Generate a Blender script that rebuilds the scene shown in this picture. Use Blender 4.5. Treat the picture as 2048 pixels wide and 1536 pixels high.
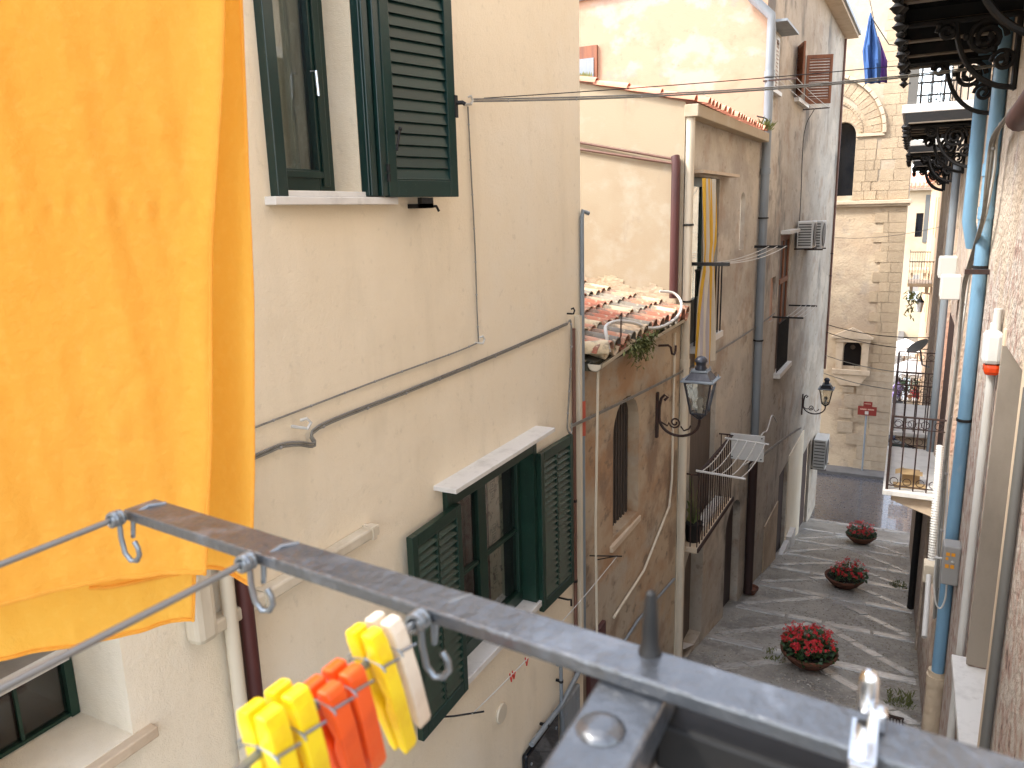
import bpy, bmesh, math, random
from mathutils import Vector, Matrix
for o in list(bpy.data.objects): bpy.data.objects.remove(o)
SC = bpy.context.scene; COL = SC.collection
rnd = random.Random(7)
R_ = math.radians
# ------------------------------------------------------------------ camera
cd = bpy.data.cameras.new('camera'); cam = bpy.data.objects.new('camera', cd); COL.objects.link(cam)
cd.sensor_width = 36.0; cd.lens = 27.035; cd.clip_start = 0.05; cd.clip_end = 3000
right = Vector((0.890686, 0.453909, -0.025399)); down = Vector((0.076482, -0.204682, -0.975836)); fwd = Vector((-0.448140, 0.867221, -0.217023))
m = Matrix.Identity(4)
for i in range(3): m[i][0] = right[i]; m[i][1] = -down[i]; m[i][2] = -fwd[i]
cam.matrix_world = m
cd.dof.use_dof = True; cd.dof.focus_distance = 8.0; cd.dof.aperture_fstop = 14.0
SC.camera = cam
# ------------------------------------------------------------------ world, sun, exposure
SUN_AZ = Vector((-0.80, -0.60)).normalized(); SUN_EL = R_(49)
w = bpy.data.worlds.new('World'); SC.world = w; w.use_nodes = True
nt = w.node_tree; nt.nodes.clear()
sky = nt.nodes.new('ShaderNodeTexSky'); sky.sky_type = 'NISHITA'; sky.sun_disc = False
sky.sun_elevation = SUN_EL; sky.sun_rotation = math.atan2(SUN_AZ.x, SUN_AZ.y)
sky.air_density = 1.0; sky.dust_density = 1.5; sky.ozone_density = 1.0
hs = nt.nodes.new('ShaderNodeHueSaturation'); hs.inputs['Saturation'].default_value = 0.52
bg = nt.nodes.new('ShaderNodeBackground'); bg.inputs['Strength'].default_value = 0.15
ow = nt.nodes.new('ShaderNodeOutputWorld')
nt.links.new(sky.outputs[0], hs.inputs['Color']); nt.links.new(hs.outputs[0], bg.inputs[0]); nt.links.new(bg.outputs[0], ow.inputs[0])
sd = bpy.data.lights.new('sun', 'SUN'); sd.energy = 1.0; sd.angle = R_(9.0); sd.color = (1.0, 0.97, 0.92)
so = bpy.data.objects.new('sun', sd); COL.objects.link(so)
sv = Vector((SUN_AZ.x*math.cos(SUN_EL), SUN_AZ.y*math.cos(SUN_EL), math.sin(SUN_EL)))
so.rotation_euler = sv.to_track_quat('Z', 'Y').to_euler(); so.location = sv*40
vs = SC.view_settings; vs.view_transform = 'Standard'; vs.look = 'None'; vs.gamma = 1.0; vs.use_curve_mapping = False
vs.exposure = 2.68
SC.cycles.max_bounces = 7; SC.cycles.diffuse_bounces = 4; SC.cycles.transparent_max_bounces = 12
# ------------------------------------------------------------------ helpers
WM = {}
def world_of(o): return WM.get(o.name, Matrix.Identity(4))
def smooth_path(P, k=5):
    P = [Vector(p) for p in P]
    if len(P) < 3: return P
    out = []
    for i in range(len(P)-1):
        a, b = P[i], P[i+1]; m0 = (b-P[i-1])*.5 if i else (b-a); m1 = (P[i+2]-a)*.5 if i+2 < len(P) else (b-a)
        for j in range(k):
            t = j/k; out.append(a*(2*t**3-3*t*t+1)+m0*(t**3-2*t*t+t)+b*(-2*t**3+3*t*t)+m1*(t**3-t*t))
    return out+[P[-1]]
class MB:
    def __init__(s): s.v = []; s.f = []
    def add(s, vs, fs):
        b = len(s.v); s.v += [Vector(p) for p in vs]; s.f += [tuple(i+b for i in f) for f in fs]; return s
    def poly(s, *pts): return s.add(pts, [tuple(range(len(pts)))])
    def box(s, x0, x1, y0, y1, z0, z1):
        return s.add([(x0,y0,z0),(x1,y0,z0),(x1,y1,z0),(x0,y1,z0),(x0,y0,z1),(x1,y0,z1),(x1,y1,z1),(x0,y1,z1)],
                     [(0,3,2,1),(4,5,6,7),(0,1,5,4),(1,2,6,5),(2,3,7,6),(3,0,4,7)])
    def obox(s, c, ax, ay, az):
        c, ax, ay, az = Vector(c), Vector(ax), Vector(ay), Vector(az)
        P = [c+ax*i+ay*j+az*k for k in (-1,1) for i, j in ((-1,-1),(1,-1),(1,1),(-1,1))]
        return s.add(P, [(0,3,2,1),(4,5,6,7),(0,1,5,4),(1,2,6,5),(2,3,7,6),(3,0,4,7)])
    def prism(s, pts, d):
        d = Vector(d); n = len(pts); P = [Vector(p) for p in pts]; Q = [p+d for p in P]
        return s.add(P+Q, [tuple(range(n-1,-1,-1)), tuple(range(n,2*n))]+[(i,(i+1)%n,n+(i+1)%n,n+i) for i in range(n)])
    def tube(s, path, r, n=6, caps=True, r1=None, sq=1.0):
        P = [Vector(p) for p in path]; k = len(P)
        if k < 2: return s
        vs = []; up = None
        for i in range(k):
            t = (P[min(i+1,k-1)]-P[max(i-1,0)])
            if t.length < 1e-9: t = Vector((0,0,1))
            t.normalize()
            if up is None: up = Vector((0,0,1)) if abs(t.z) < .9 else Vector((1,0,0))
            a = t.cross(up)
            if a.length < 1e-4: a = t.cross(Vector((0.3,1,0.2)))
            a.normalize(); b = a.cross(t).normalized(); up = b
            rr = r if r1 is None else r+(r1-r)*i/(k-1)
            vs += [P[i]+(a*math.cos(2*math.pi*(j+.5)/n)+b*math.sin(2*math.pi*(j+.5)/n)*sq)*rr for j in range(n)]
        fs = [(i*n+j, i*n+(j+1)%n, (i+1)*n+(j+1)%n, (i+1)*n+j) for i in range(k-1) for j in range(n)]
        if caps: fs += [tuple(range(n-1,-1,-1)), tuple((k-1)*n+j for j in range(n))]
        return s.add(vs, fs)
    def ctube(s, path, r, n=6, k=5):
        return s.tube(smooth_path(path, k), r, n)
    def cyl(s, p, q, r, n=8, r1=None): return s.tube([p, q], r, n, True, r1)
    def lathe(s, prof, c, n=12, axis=(0,0,1), caps=True):
        c = Vector(c); az = Vector(axis).normalized(); ax = az.orthogonal().normalized(); ay = az.cross(ax); vs = []
        for r, z in prof:
            vs += [c+az*z+(ax*math.cos(2*math.pi*j/n)+ay*math.sin(2*math.pi*j/n))*r for j in range(n)]
        k = len(prof)
        fs = [(i*n+j, i*n+(j+1)%n, (i+1)*n+(j+1)%n, (i+1)*n+j) for i in range(k-1) for j in range(n)]
        if caps: fs += [tuple(range(n-1,-1,-1)), tuple((k-1)*n+j for j in range(n))]
        return s.add(vs, fs)
    def ball(s, c, r, n=10, sz=1.0):
        k = 6; return s.lathe([(max(1e-4,r*math.sin(math.pi*i/k)), -r*sz*math.cos(math.pi*i/k)) for i in range(k+1)], c, n)
    def build(s, name, mat, parent=None, smooth=False, label=None, cat=None, group=None, kind=None, bevel=0, origin=None, sub=0):
        if parent is not None: M = world_of(parent)
        else:
            if origin is None:
                xs = [p.x for p in s.v]; ys = [p.y for p in s.v]; zs = [p.z for p in s.v]
                origin = ((min(xs)+max(xs))/2, (min(ys)+max(ys))/2, min(zs))
            M = Matrix.Translation(Vector(origin))
        Mi = M.inverted()
        me = bpy.data.meshes.new(name); me.from_pydata([Mi@p for p in s.v], [], s.f)
        if mat: me.materials.append(mat)
        me.update()
        if smooth: me.shade_smooth(); me.set_sharp_from_angle(angle=R_(40))
        o = bpy.data.objects.new(name, me); COL.objects.link(o)
        if parent is not None: o.parent = parent
        else: o.matrix_world = M
        WM[o.name] = M
        tag(o, label, cat, group, kind)
        if bevel:
            b = o.modifiers.new('bevel', 'BEVEL'); b.width = bevel; b.segments = 2; b.limit_method = 'ANGLE'
        if sub:
            b = o.modifiers.new('sub', 'SUBSURF'); b.levels = sub; b.render_levels = sub
        return o
def tag(o, label=None, cat=None, group=None, kind=None):
    if label: o['label'] = label
    if cat: o['category'] = cat
    if group: o['group'] = group
    if kind: o['kind'] = kind
    return o
def thing(name, label, cat, loc=(0,0,0), group=None, rotz=0):
    o = bpy.data.objects.new(name, None); COL.objects.link(o); o.empty_display_size = .1
    M = Matrix.Translation(Vector(loc)) @ Matrix.Rotation(rotz, 4, 'Z'); o.matrix_world = M; WM[o.name] = M
    return tag(o, label, cat, group)
def struct(mb, name, mat, **k):
    return mb.build(name, mat, kind='structure', origin=(0,0,0), **k)
def inst(src, name, parent, Mworld):
    o = bpy.data.objects.new(name, src if isinstance(src, bpy.types.Mesh) else src.data); COL.objects.link(o)
    o.parent = parent; o.matrix_local = world_of(parent).inverted() @ Mworld if parent else Mworld
    WM[o.name] = Mworld
    return o
def mesh_of(mb, name, mat, smooth=False):
    me = bpy.data.meshes.new(name); me.from_pydata(mb.v, [], mb.f); me.materials.append(mat); me.update()
    if smooth: me.shade_smooth(); me.set_sharp_from_angle(angle=R_(40))
    return me
def wall(mb, O, A, s0, s1, z0, z1, holes=(), top=None):
    """vertical wall sheet with real openings; holes: (sa,sb,za,zb,depth,arch_rise)"""
    A = Vector(A).normalized(); N = Vector((A.y, -A.x))
    def P(s, z, d=0): q = Vector(O)+A*s-N*d; return (q.x, q.y, z)
    H = [h if len(h) == 6 else tuple(h)+(0,) for h in holes]
    S = sorted(set([s0, s1]+[h[0] for h in H]+[h[1] for h in H])); Z = sorted(set([z0, z1]+[h[2] for h in H]+[h[3]+h[5] for h in H]))
    for i in range(len(S)-1):
        for j in range(len(Z)-1):
            cs, cz = (S[i]+S[i+1])/2, (Z[j]+Z[j+1])/2
            if any(h[0] < cs < h[1] and h[2] < cz < h[3]+h[5] for h in H): continue
            mb.poly(P(S[i],Z[j]), P(S[i+1],Z[j]), P(S[i+1],Z[j+1]), P(S[i],Z[j+1]))
    for sa, sb, za, zb, d, ar in H:
        mb.poly(P(sa,za), P(sa,zb), P(sa,zb,d), P(sa,za,d)); mb.poly(P(sb,za), P(sb,za,d), P(sb,zb,d), P(sb,zb))
        mb.poly(P(sa,za), P(sa,za,d), P(sb,za,d), P(sb,za))
        if not ar: mb.poly(P(sa,zb), P(sb,zb), P(sb,zb,d), P(sa,zb,d))
        else:
            n = 12; c = (sa+sb)/2; hw = (sb-sa)/2
            pts = [(c-hw*math.cos(math.pi*i/n), zb+ar*math.sin(math.pi*i/n)) for i in range(n+1)]
            for i in range(n):
                a, b = pts[i], pts[i+1]; cor = (sa, zb+ar) if i < n//2 else (sb, zb+ar)
                mb.poly(P(*a), P(*b), P(*cor)); mb.poly(P(*a), P(*a, d), P(*b, d), P(*b))
    return P
# ------------------------------------------------------------------ materials
def c(h, k=1.0):
    h = h.lstrip('#'); f = lambda u: (u/12.92 if u <= .04045 else ((u+.055)/1.055)**2.4)
    return tuple(min(1, f(int(h[i:i+2], 16)/255)*k) for i in (0,2,4))+(1,)
MATS = {}
def mat(name, col, rough=.8, layers=(), bump=None, metal=0, spec=.5, rnd_v=0, rnd_ramp=None, trans=0, coat=0, rvar=0, alpha=None):
    """layers: (colour, scale, lo, hi, stretch, strength, offset)"""
    m = bpy.data.materials.new(name); m.use_nodes = True; nt = m.node_tree; N = nt.nodes; L = nt.links
    b = N['Principled BSDF']; b.inputs['Roughness'].default_value = rough; b.inputs['Metallic'].default_value = metal
    b.inputs['Specular IOR Level'].default_value = spec
    if trans: b.inputs['Transmission Weight'].default_value = trans
    if coat: b.inputs['Coat Weight'].default_value = coat
    tc = N.new('ShaderNodeTexCoord'); cur = None
    rgb = N.new('ShaderNodeRGB'); rgb.outputs[0].default_value = col; cur = rgb.outputs[0]
    if rnd_ramp:
        oi = N.new('ShaderNodeObjectInfo'); cr = N.new('ShaderNodeValToRGB'); cr.color_ramp.interpolation = 'CONSTANT'
        e = cr.color_ramp.elements; e[0].color = rnd_ramp[0]; e[0].position = 0; e[1].color = rnd_ramp[1]; e[1].position = 1/len(rnd_ramp)
        for i in range(2, len(rnd_ramp)): x = e.new(i/len(rnd_ramp)); x.color = rnd_ramp[i]
        L.new(oi.outputs['Random'], cr.inputs[0]); cur = cr.outputs[0]
    fac0 = None
    for ly in layers:
        colr, sc, lo, hi = ly[:4]; st = ly[4] if len(ly) > 4 else (1,1,1); k = ly[5] if len(ly) > 5 else 1; of = ly[6] if len(ly) > 6 else rnd.random()*50
        mp = N.new('ShaderNodeMapping'); mp.inputs['Scale'].default_value = st; mp.inputs['Location'].default_value = (of, of*.7, of*.3)
        nz = N.new('ShaderNodeTexNoise'); nz.inputs['Scale'].default_value = sc; nz.inputs['Detail'].default_value = 5; nz.inputs['Roughness'].default_value = .62
        mr = N.new('ShaderNodeMapRange'); mr.inputs[1].default_value = lo; mr.inputs[2].default_value = hi; mr.inputs[4].default_value = k
        mx = N.new('ShaderNodeMix'); mx.data_type = 'RGBA'; mx.inputs[7].default_value = colr
        L.new(tc.outputs['Object'], mp.inputs[0]); L.new(mp.outputs[0], nz.inputs['Vector']); L.new(nz.outputs[0], mr.inputs[0])
        L.new(mr.outputs[0], mx.inputs[0]); L.new(cur, mx.inputs[6]); cur = mx.outputs[2]; fac0 = mr.outputs[0]
    if rnd_v:
        oi = N.new('ShaderNodeObjectInfo'); mr = N.new('ShaderNodeMapRange'); mr.inputs[3].default_value = 1-rnd_v; mr.inputs[4].default_value = 1+rnd_v
        hv = N.new('ShaderNodeHueSaturation'); L.new(oi.outputs['Random'], mr.inputs[0]); L.new(mr.outputs[0], hv.inputs['Value']); L.new(cur, hv.inputs['Color']); cur = hv.outputs[0]
    L.new(cur, b.inputs['Base Color'])
    if rvar and fac0 is not None:
        mr = N.new('ShaderNodeMapRange'); mr.inputs[3].default_value = rough; mr.inputs[4].default_value = min(1, max(.05, rough+rvar)); L.new(fac0, mr.inputs[0]); L.new(mr.outputs[0], b.inputs['Roughness'])
    if bump:
        prev = None
        for bs in (bump if isinstance(bump, list) else [bump]):
            sc, stren, dist = bs[:3]
            nz = N.new('ShaderNodeTexNoise'); nz.inputs['Scale'].default_value = sc; nz.inputs['Detail'].default_value = 5
            bp = N.new('ShaderNodeBump'); bp.inputs['Strength'].default_value = stren; bp.inputs['Distance'].default_value = dist
            L.new(tc.outputs['Object'], nz.inputs['Vector']); L.new(nz.outputs[0], bp.inputs['Height'])
            if prev: L.new(prev, bp.inputs['Normal'])
            prev = bp.outputs[0]
        L.new(prev, b.inputs['Normal'])
    MATS[name] = m
    return m
m_cream = mat('cream_render', c('#e3d4b9'), .9, [(c('#d6c5a7'),.9,.42,.7,(1,1,.5),.55), (c('#e3dac8'),.5,.5,.75,(1,1,1),.8), (c('#b3a58b'),1.3,.54,.8,(2,2,.4),.28), (c('#c4b69c'),13,.6,.72,(1,1,1),.4), (c('#a39478'),.7,.62,.78,(1.3,1.3,.6),.38), (c('#8f826c'),5,.70,.78,(1,1,1),.3)], [(150,.4,.008),(45,.28,.01),(3,.25,.05)])
m_yel = mat('pale_yellow_render', c('#a3937a'), .9, [(c('#988166'),1.2,.48,.7,(1,1,.7),.5), (c('#a99d88'),2.5,.52,.7), (c('#84766a'),5,.62,.72,(1,1,.4),.35)], [(60,.25,.01)])
m_tan = mat('weathered_tan_render', c('#b39c86'), .92, [(c('#8d6a4c'),1.3,.45,.68,(2.2,2.2,.35),.75), (c('#b3a08a'),1.9,.5,.66,(2,2,.6),.7), (c('#6d5a48'),3.3,.58,.75,(3,3,.3),.6), (c('#c09067'),.8,.55,.7,(1,1,.8),.5)], [(40,.35,.015),(5,.25,.03)])
m_tan2 = mat('weathered_beige_render', c('#b5ac9d'), .92, [(c('#a09381'),.9,.42,.62,(1,.45,.8),.75), (c('#8d8275'),1.7,.5,.66,(1,.5,.7),.55), (c('#c2b6a3'),.8,.52,.60,(1,.5,1),.7), (c('#98806a'),2.4,.54,.66,(1,.5,.6),.6), (c('#5b5854'),.9,.57,.66,(1,.6,.42),.75), (c('#776a5c'),11,.58,.72,(1,.6,.9),.45), (c('#6d6358'),4,.62,.68,(1,.45,.9),.5)], [(60,.3,.01),(12,.3,.02),(3,.2,.04)])
m_orange = mat('low_house_render', c('#b09c81'), .92, [(c('#9c7550'),1.1,.45,.58,(1,.55,.8),.8), (c('#a79b88'),1.5,.5,.6,(1,.55,.9),.8), (c('#7d6651'),2.2,.54,.64,(1,.55,.6),.7), (c('#635748'),7,.58,.68,(1,.6,1),.6), (c('#6a5d4c'),.7,.56,.66,(1,.6,1),.65)], [(40,.45,.015),(8,.45,.03)])
m_peach = mat('peeling_peach_render', c('#a58a72'), .92, [(c('#a69889'),.75,.52,.57,(1,1,1.2),.8), (c('#98775f'),1.6,.5,.62,(1,1,1),.5), (c('#8b8177'),1.6,.62,.68,(1,1,1.4),.6), (c('#84735f'),6,.6,.7,(1,1,1),.5)], [(50,.3,.015),(4,.2,.03)])
m_stone = mat('church_stone', c('#aa957a'), .9, [(c('#957e62'),1.8,.48,.68,(1,1,1),.6), (c('#b39f80'),3,.5,.68,(1,1,1),.6)], [(18,.5,.04)], rnd_v=.09)
m_chpl = mat('church_plaster', c('#bca98e'), .92, [(c('#a08c76'),.9,.45,.62,(1,1,1.3),.8), (c('#8e8378'),2.2,.55,.7,(1,1,.7),.6), (c('#b39a7c'),.6,.5,.66,(1,1,1),.6), (c('#6d5c4c'),4,.62,.76,(1,1,1.5),.6)], [(14,.5,.04),(2,.3,.06)])
m_chup = mat('church_upper_plaster', c('#ac9b84'), .92, [(c('#9c876c'),1.0,.45,.65,(1,1,1),.6), (c('#b3a793'),2,.5,.7)], [(14,.4,.03)])
m_carv = mat('pale_carved_stone', c('#c0ac92'), .88, [(c('#a28c72'),3,.48,.7,(1,1,1),.6)], [(25,.3,.02)])
m_marble = mat('white_marble', c('#d2cec6'), .45, [(c('#a9a49c'),6,.5,.7,(1,1,1),.5), (c('#8b8074'),14,.6,.8,(1,1,1),.4)], [(30,.08,.01)])
m_green = mat('dark_green_paint', c('#0e2b20'), .38, [(c('#173a2c'),5,.5,.7,(1,1,1),.5), (c('#5d6a5c'),40,.62,.72,(1,1,1),.35)], [(60,.08,.004)], rnd_v=.15)
m_green2 = mat('teal_green_paint', c('#0f2824'), .32, [(c('#17352f'),4,.5,.72,(1,1,1),.5), (c('#55645c'),40,.64,.74,(1,1,1),.3)], [(60,.06,.004)], rnd_v=.16)
m_glass = mat('window_glass', c('#e8efee'), .02, trans=1.0, spec=.6)
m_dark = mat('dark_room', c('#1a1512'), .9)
m_darkred = mat('dark_red_curtain', c('#331a18'), .9, [(c('#2c1614'),8,.45,.7,(1,1,.2),.8)])
m_lace = mat('lace_curtain', c('#b5af9c'), .9, [(c('#7d7866'),5,.45,.7,(1,3,.35),.8), (c('#d0ccbc'),12,.55,.75,(1,2,1),.6)])
m_lace2 = mat('pale_lace', c('#a39a84'), .9, [(c('#574f44'),14,.55,.6,(1,1,1),.8)])
m_iron = mat('black_iron', c('#141312'), .6, [(c('#2a201a'),9,.5,.75,(1,1,1),.6)], [(60,.2,.004)], spec=.35)
m_rust = mat('rusty_iron', c('#2e1d16'), .75, [(c('#4a2a1b'),14,.5,.7,(1,1,1),.7)], [(80,.3,.004)])
m_rail = mat('dark_painted_iron', c('#2d3034'), .36, [(c('#54585e'),30,.52,.66,(1,1,1),.55), (c('#1a1b1d'),80,.55,.7,(1,1,1),.6), (c('#6a4a34'),14,.72,.76,(1,1,1),.6)], [(160,.35,.003),(40,.25,.004)], spec=1.0, coat=.3)
m_cable = mat('grey_cable', c('#77736a'), .6, [(c('#4f4b45'),14,.5,.7,(1,1,1),.6)])
m_white = mat('white_plastic', c('#bdbab2'), .5, [(c('#a8a296'),3,.5,.75,(1,1,.5),.6)])
m_cpipe = mat('cream_pvc_pipe', c('#c9bda6'), .55, [(c('#9c8c74'),2,.5,.72,(2,2,.4),.7)])
m_gpipe = mat('grey_zinc_pipe', c('#7d8488'), .45, [(c('#5f6468'),3,.48,.72,(2,2,.3),.7)], metal=.1)
m_bpipe = mat('blue_pvc_pipe', c('#6a8fa6'), .45, [(c('#547286'),2,.46,.68,(2,2,.4),.7), (c('#8d9aa0'),9,.6,.72,(1,1,.5),.4)])
m_brpipe = mat('maroon_pipe', c('#4b2420'), .5, [(c('#2c1714'),3,.5,.72,(2,2,.4),.6)])
m_brgas = mat('brown_gas_pipe', c('#6b4a3c'), .6, [(c('#4b3429'),6,.5,.7,(1,1,1),.6)])
m_orng = mat('orange_conduit', c('#b0503a'), .6)
m_tile = mat('terracotta_tile', c('#b0603f'), .9, [(c('#6b6255'),9,.46,.62,(1,1,1),.8), (c('#cbbb9a'),14,.56,.7,(1,1,1),.65)], [(40,.4,.01)],
             rnd_ramp=[c('#ab6f55'), c('#b98a70'), c('#8d8272'), c('#c2a685'), c('#a4634b'), c('#7a7266'), c('#c4b08e'), c('#b37f64')])
m_tile2 = mat('pale_roof_tile', c('#c98d72'), .9, [(c('#a56a52'),9,.5,.7,(1,1,1),.6)], [(40,.3,.01)], rnd_v=.15)
m_moss = mat('dirt_and_moss', c('#4d4736'), .95, [(c('#2f2d22'),9,.45,.65,(1,1,1),.8)], [(30,.8,.03)])
m_road = mat('dark_basalt_paving', c('#47474c'), .27, [(c('#434449'),2.2,.45,.65,(1,1,1),.8), (c('#5b5650'),8,.55,.7,(1,1,1),.5)], [(16,.2,.012),(60,.2,.004),(4,.06,.02)], rvar=.08, spec=1.0, coat=.5)
m_slab = mat('marble_paving_strip', c('#c0bdb6'), .22, [(c('#96938c'),5,.45,.62,(1,1,1),.7), (c('#c6c4be'),11,.55,.72,(1,1,1),.5), (c('#6e6a62'),20,.6,.7,(1,1,1),.5)], [(35,.25,.006)], rvar=.15, rnd_v=.16, spec=.9)
m_cob = mat('pebble_mortar', c('#98948a'), .40, [(c('#6c6963'),1.4,.42,.6,(1,1,1),.8), (c('#a6a29a'),9,.5,.62,(1,1,1),.7), (c('#66665a'),.9,.58,.7,(1,1,1),.5), (c('#4a4844'),26,.55,.66,(1,1,1),.6)], [(32,.7,.015),(70,.5,.008)], spec=.9)
m_peb = mat('pebbles', c('#8d8678'), .4, [(c('#b3aea3'),5,.48,.6,(1,1,1),.8), (c('#57503f'),11,.5,.65,(1,1,1),.7)])
m_pav = mat('grey_pavement', c('#63615f'), .6, [(c('#4d4b48'),3,.45,.68,(1,1,1),.7)], [(20,.3,.02)])
m_ground = mat('earth', c('#6b6255'), .95)
m_terra = mat('terracotta_bowl', c('#6e4430'), .85, [(c('#4a3427'),6,.45,.66,(1,1,1),.7)], [(40,.3,.01)])
m_soil = mat('soil', c('#241a12'), .95, bump=[(50,.8,.02)])
m_leaf = mat('dark_green_leaf', c('#2f4a22'), .5, [(c('#1c3216'),20,.45,.65,(1,1,1),.7)])
m_red = mat('red_petals', c('#c01420'), .5, [(c('#e23038'),30,.5,.7,(1,1,1),.6)])
m_weed = mat('olive_weed', c('#6e7140'), .8, [(c('#4c5a2a'),12,.45,.65,(1,1,1),.7)])
m_wood = mat('brown_wood', c('#7b4a2c'), .6, [(c('#5a3320'),5,.45,.68,(3,3,.3),.7)], [(40,.2,.005)])
m_wood2 = mat('grey_old_wood', c('#5c5045'), .8, [(c('#3f362d'),6,.45,.68,(4,4,.3),.7)])
m_brdoor = mat('dark_brown_door', c('#33201a'), .6, [(c('#231510'),5,.45,.68,(3,3,.3),.7)])
m_rough = mat('rough_beige_render', c('#bdab97'), .95, [(c('#a18c78'),1.7,.45,.62,(1,1,.8),.8), (c('#c3917a'),.9,.53,.62,(1,1,.6),.75), (c('#93846f'),5,.55,.7,(1,1,1),.7), (c('#8f9089'),1.3,.6,.72,(1,1,1),.5)], [(22,.9,.03),(70,.5,.01)])
m_rterra = mat('peeling_pink_render', c('#c09a84'), .95, [(c('#bd7a5f'),3.2,.5,.58,(1,1,.35),.85), (c('#a99a87'),5,.5,.6,(1,1,.4),.8), (c('#6e5648'),9,.6,.66,(1,1,.5),.8)], [(16,1.0,.04),(45,.8,.02)])
m_rbeige = mat('smooth_grey_render', c('#8f8374'), .9, [(c('#7b7062'),3,.45,.65,(1,1,.5),.6)], [(60,.2,.005)])
m_acw = mat('white_metal_casing', c('#c6c5bf'), .45, [(c('#a5a298'),4,.5,.72,(1,1,.4),.5)])
m_acg = mat('dark_grille', c('#5a5853'), .6)
m_lampglass = mat('lamp_glass', c('#f4f1e8'), .04, trans=.96)
m_lampiron = mat('lamp_iron', c('#33343a'), .38, [(c('#55565a'),8,.5,.7,(1,1,1),.6)], metal=.3)
m_chrome = mat('chrome', c('#c6c6c6'), .18, metal=1.0)
m_wire = mat('galvanised_wire', c('#7e8285'), .38, metal=.8)
m_pegY = mat('yellow_plastic', c('#ecca14'), .38, [(c('#d9a40c'),60,.5,.68,(1,1,1),.5), (c('#e9d765'),25,.56,.7,(1,1,1),.5)], [(300,.15,.0006)]); m_pegO = mat('orange_plastic', c('#e2520f'), .42, [(c('#c23c0a'),60,.5,.68,(1,1,1),.5), (c('#e87a3c'),25,.58,.72,(1,1,1),.5)], [(300,.15,.0006)]); m_pegW = mat('pale_plastic', c('#d8c8b2'), .42, [(c('#c4ac92'),50,.5,.68,(1,1,1),.5)]); m_pegR = mat('red_plastic', c('#c02818'), .4)
m_signred = mat('sign_red', c('#7d2a20'), .5); m_ink = mat('pale_ink', c('#c9a08c'), .6)
m_blue = mat('blue_cloth', c('#33568a'), .9, [(c('#22406b'),6,.45,.68,(1,1,.3),.7)]); m_purple = mat('purple_cloth', c('#55307a'), .9)
m_canvas = mat('white_canvas', c('#d8d6d2'), .9); m_alarmred = mat('orange_lens', c('#b83a10'), .25)
m_grey = mat('grey_plastic', c('#8a8883'), .5); m_box = mat('cardboard', c('#a38860'), .85)
m_yfar = mat('far_yellow_render', c('#b5a184'), .9, [(c('#a58c6c'),.5,.45,.65,(1,1,1),.6)]); m_pfar = mat('far_peach_render', c('#c7a27c'), .9, [(c('#ad8763'),.6,.45,.65,(1,1,.4),.6)])
m_carb = mat('dark_blue_car_paint', c('#1a2238'), .25, coat=.6); m_carg = mat('car_glass', c('#10141a'), .05); m_tyre = mat('tyre_rubber', c('#111111'), .8); m_tail = mat('tail_light', c('#8c0f10'), .3)
m_bin = mat('dark_green_plastic', c('#17261f'), .5); m_skin = mat('skin', c('#b98564'), .6); m_hairw = mat('white_hair', c('#cfc8bd'), .8); m_hairb = mat('dark_hair', c('#2a1c14'), .7)
m_shirt = mat('pale_shirt', c('#c9bda8'), .85); m_shirt2 = mat('lilac_shirt', c('#8a77a8'), .85); m_shirt3 = mat('red_shirt', c('#a03030'), .85)
m_orangeY = mat('orange_label', c('#d08a10'), .6)
def cloth_mat(name, colr, tr, layers=()):
    m = mat(name, colr, .9, layers, [(900,.4,.0012),(90,.4,.004),(30,.4,.01)])
    nt = m.node_tree; N = nt.nodes; L = nt.links; b = N['Principled BSDF']; out = N['Material Output']
    t = N.new('ShaderNodeBsdfTranslucent'); mx = N.new('ShaderNodeMixShader'); mx.inputs[0].default_value = tr
    src = b.inputs['Base Color'].links[0].from_socket
    L.new(src, t.inputs[0]); L.new(b.inputs['Normal'].links[0].from_socket, t.inputs['Normal']); L.new(b.outputs[0], mx.inputs[1]); L.new(t.outputs[0], mx.inputs[2]); L.new(mx.outputs[0], out.inputs[0]); return m
m_sheet = cloth_mat('orange_sheet_cotton', c('#f0b84a'), .5, [(c('#ecae3a'),2.5,.45,.7,(1,1,.4),.5), (c('#f3c258'),60,.5,.7,(1,1,1),.4)])
m_stripeY = cloth_mat('yellow_stripe_canvas', c('#d9a93a'), .25); m_stripeG = cloth_mat('grey_stripe_canvas', c('#b5aeb0'), .25); m_stripeW = cloth_mat('white_stripe_canvas', c('#d2c8b4'), .25)

m_oldslat = mat('dark_old_slats', c('#3f362e'), .8, [(c('#2a231d'),6,.45,.68,(4,4,.3),.7)])

m_stone2 = mat('pale_church_block', c('#ae9c84'), .9, [(c('#95826a'),1.8,.48,.68,(1,1,1),.6), (c('#b8aa95'),3,.5,.68,(1,1,1),.6), (c('#7a6c5c'),6,.6,.72,(1,1,1),.5)], [(18,.5,.04)], rnd_v=.07)
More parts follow.
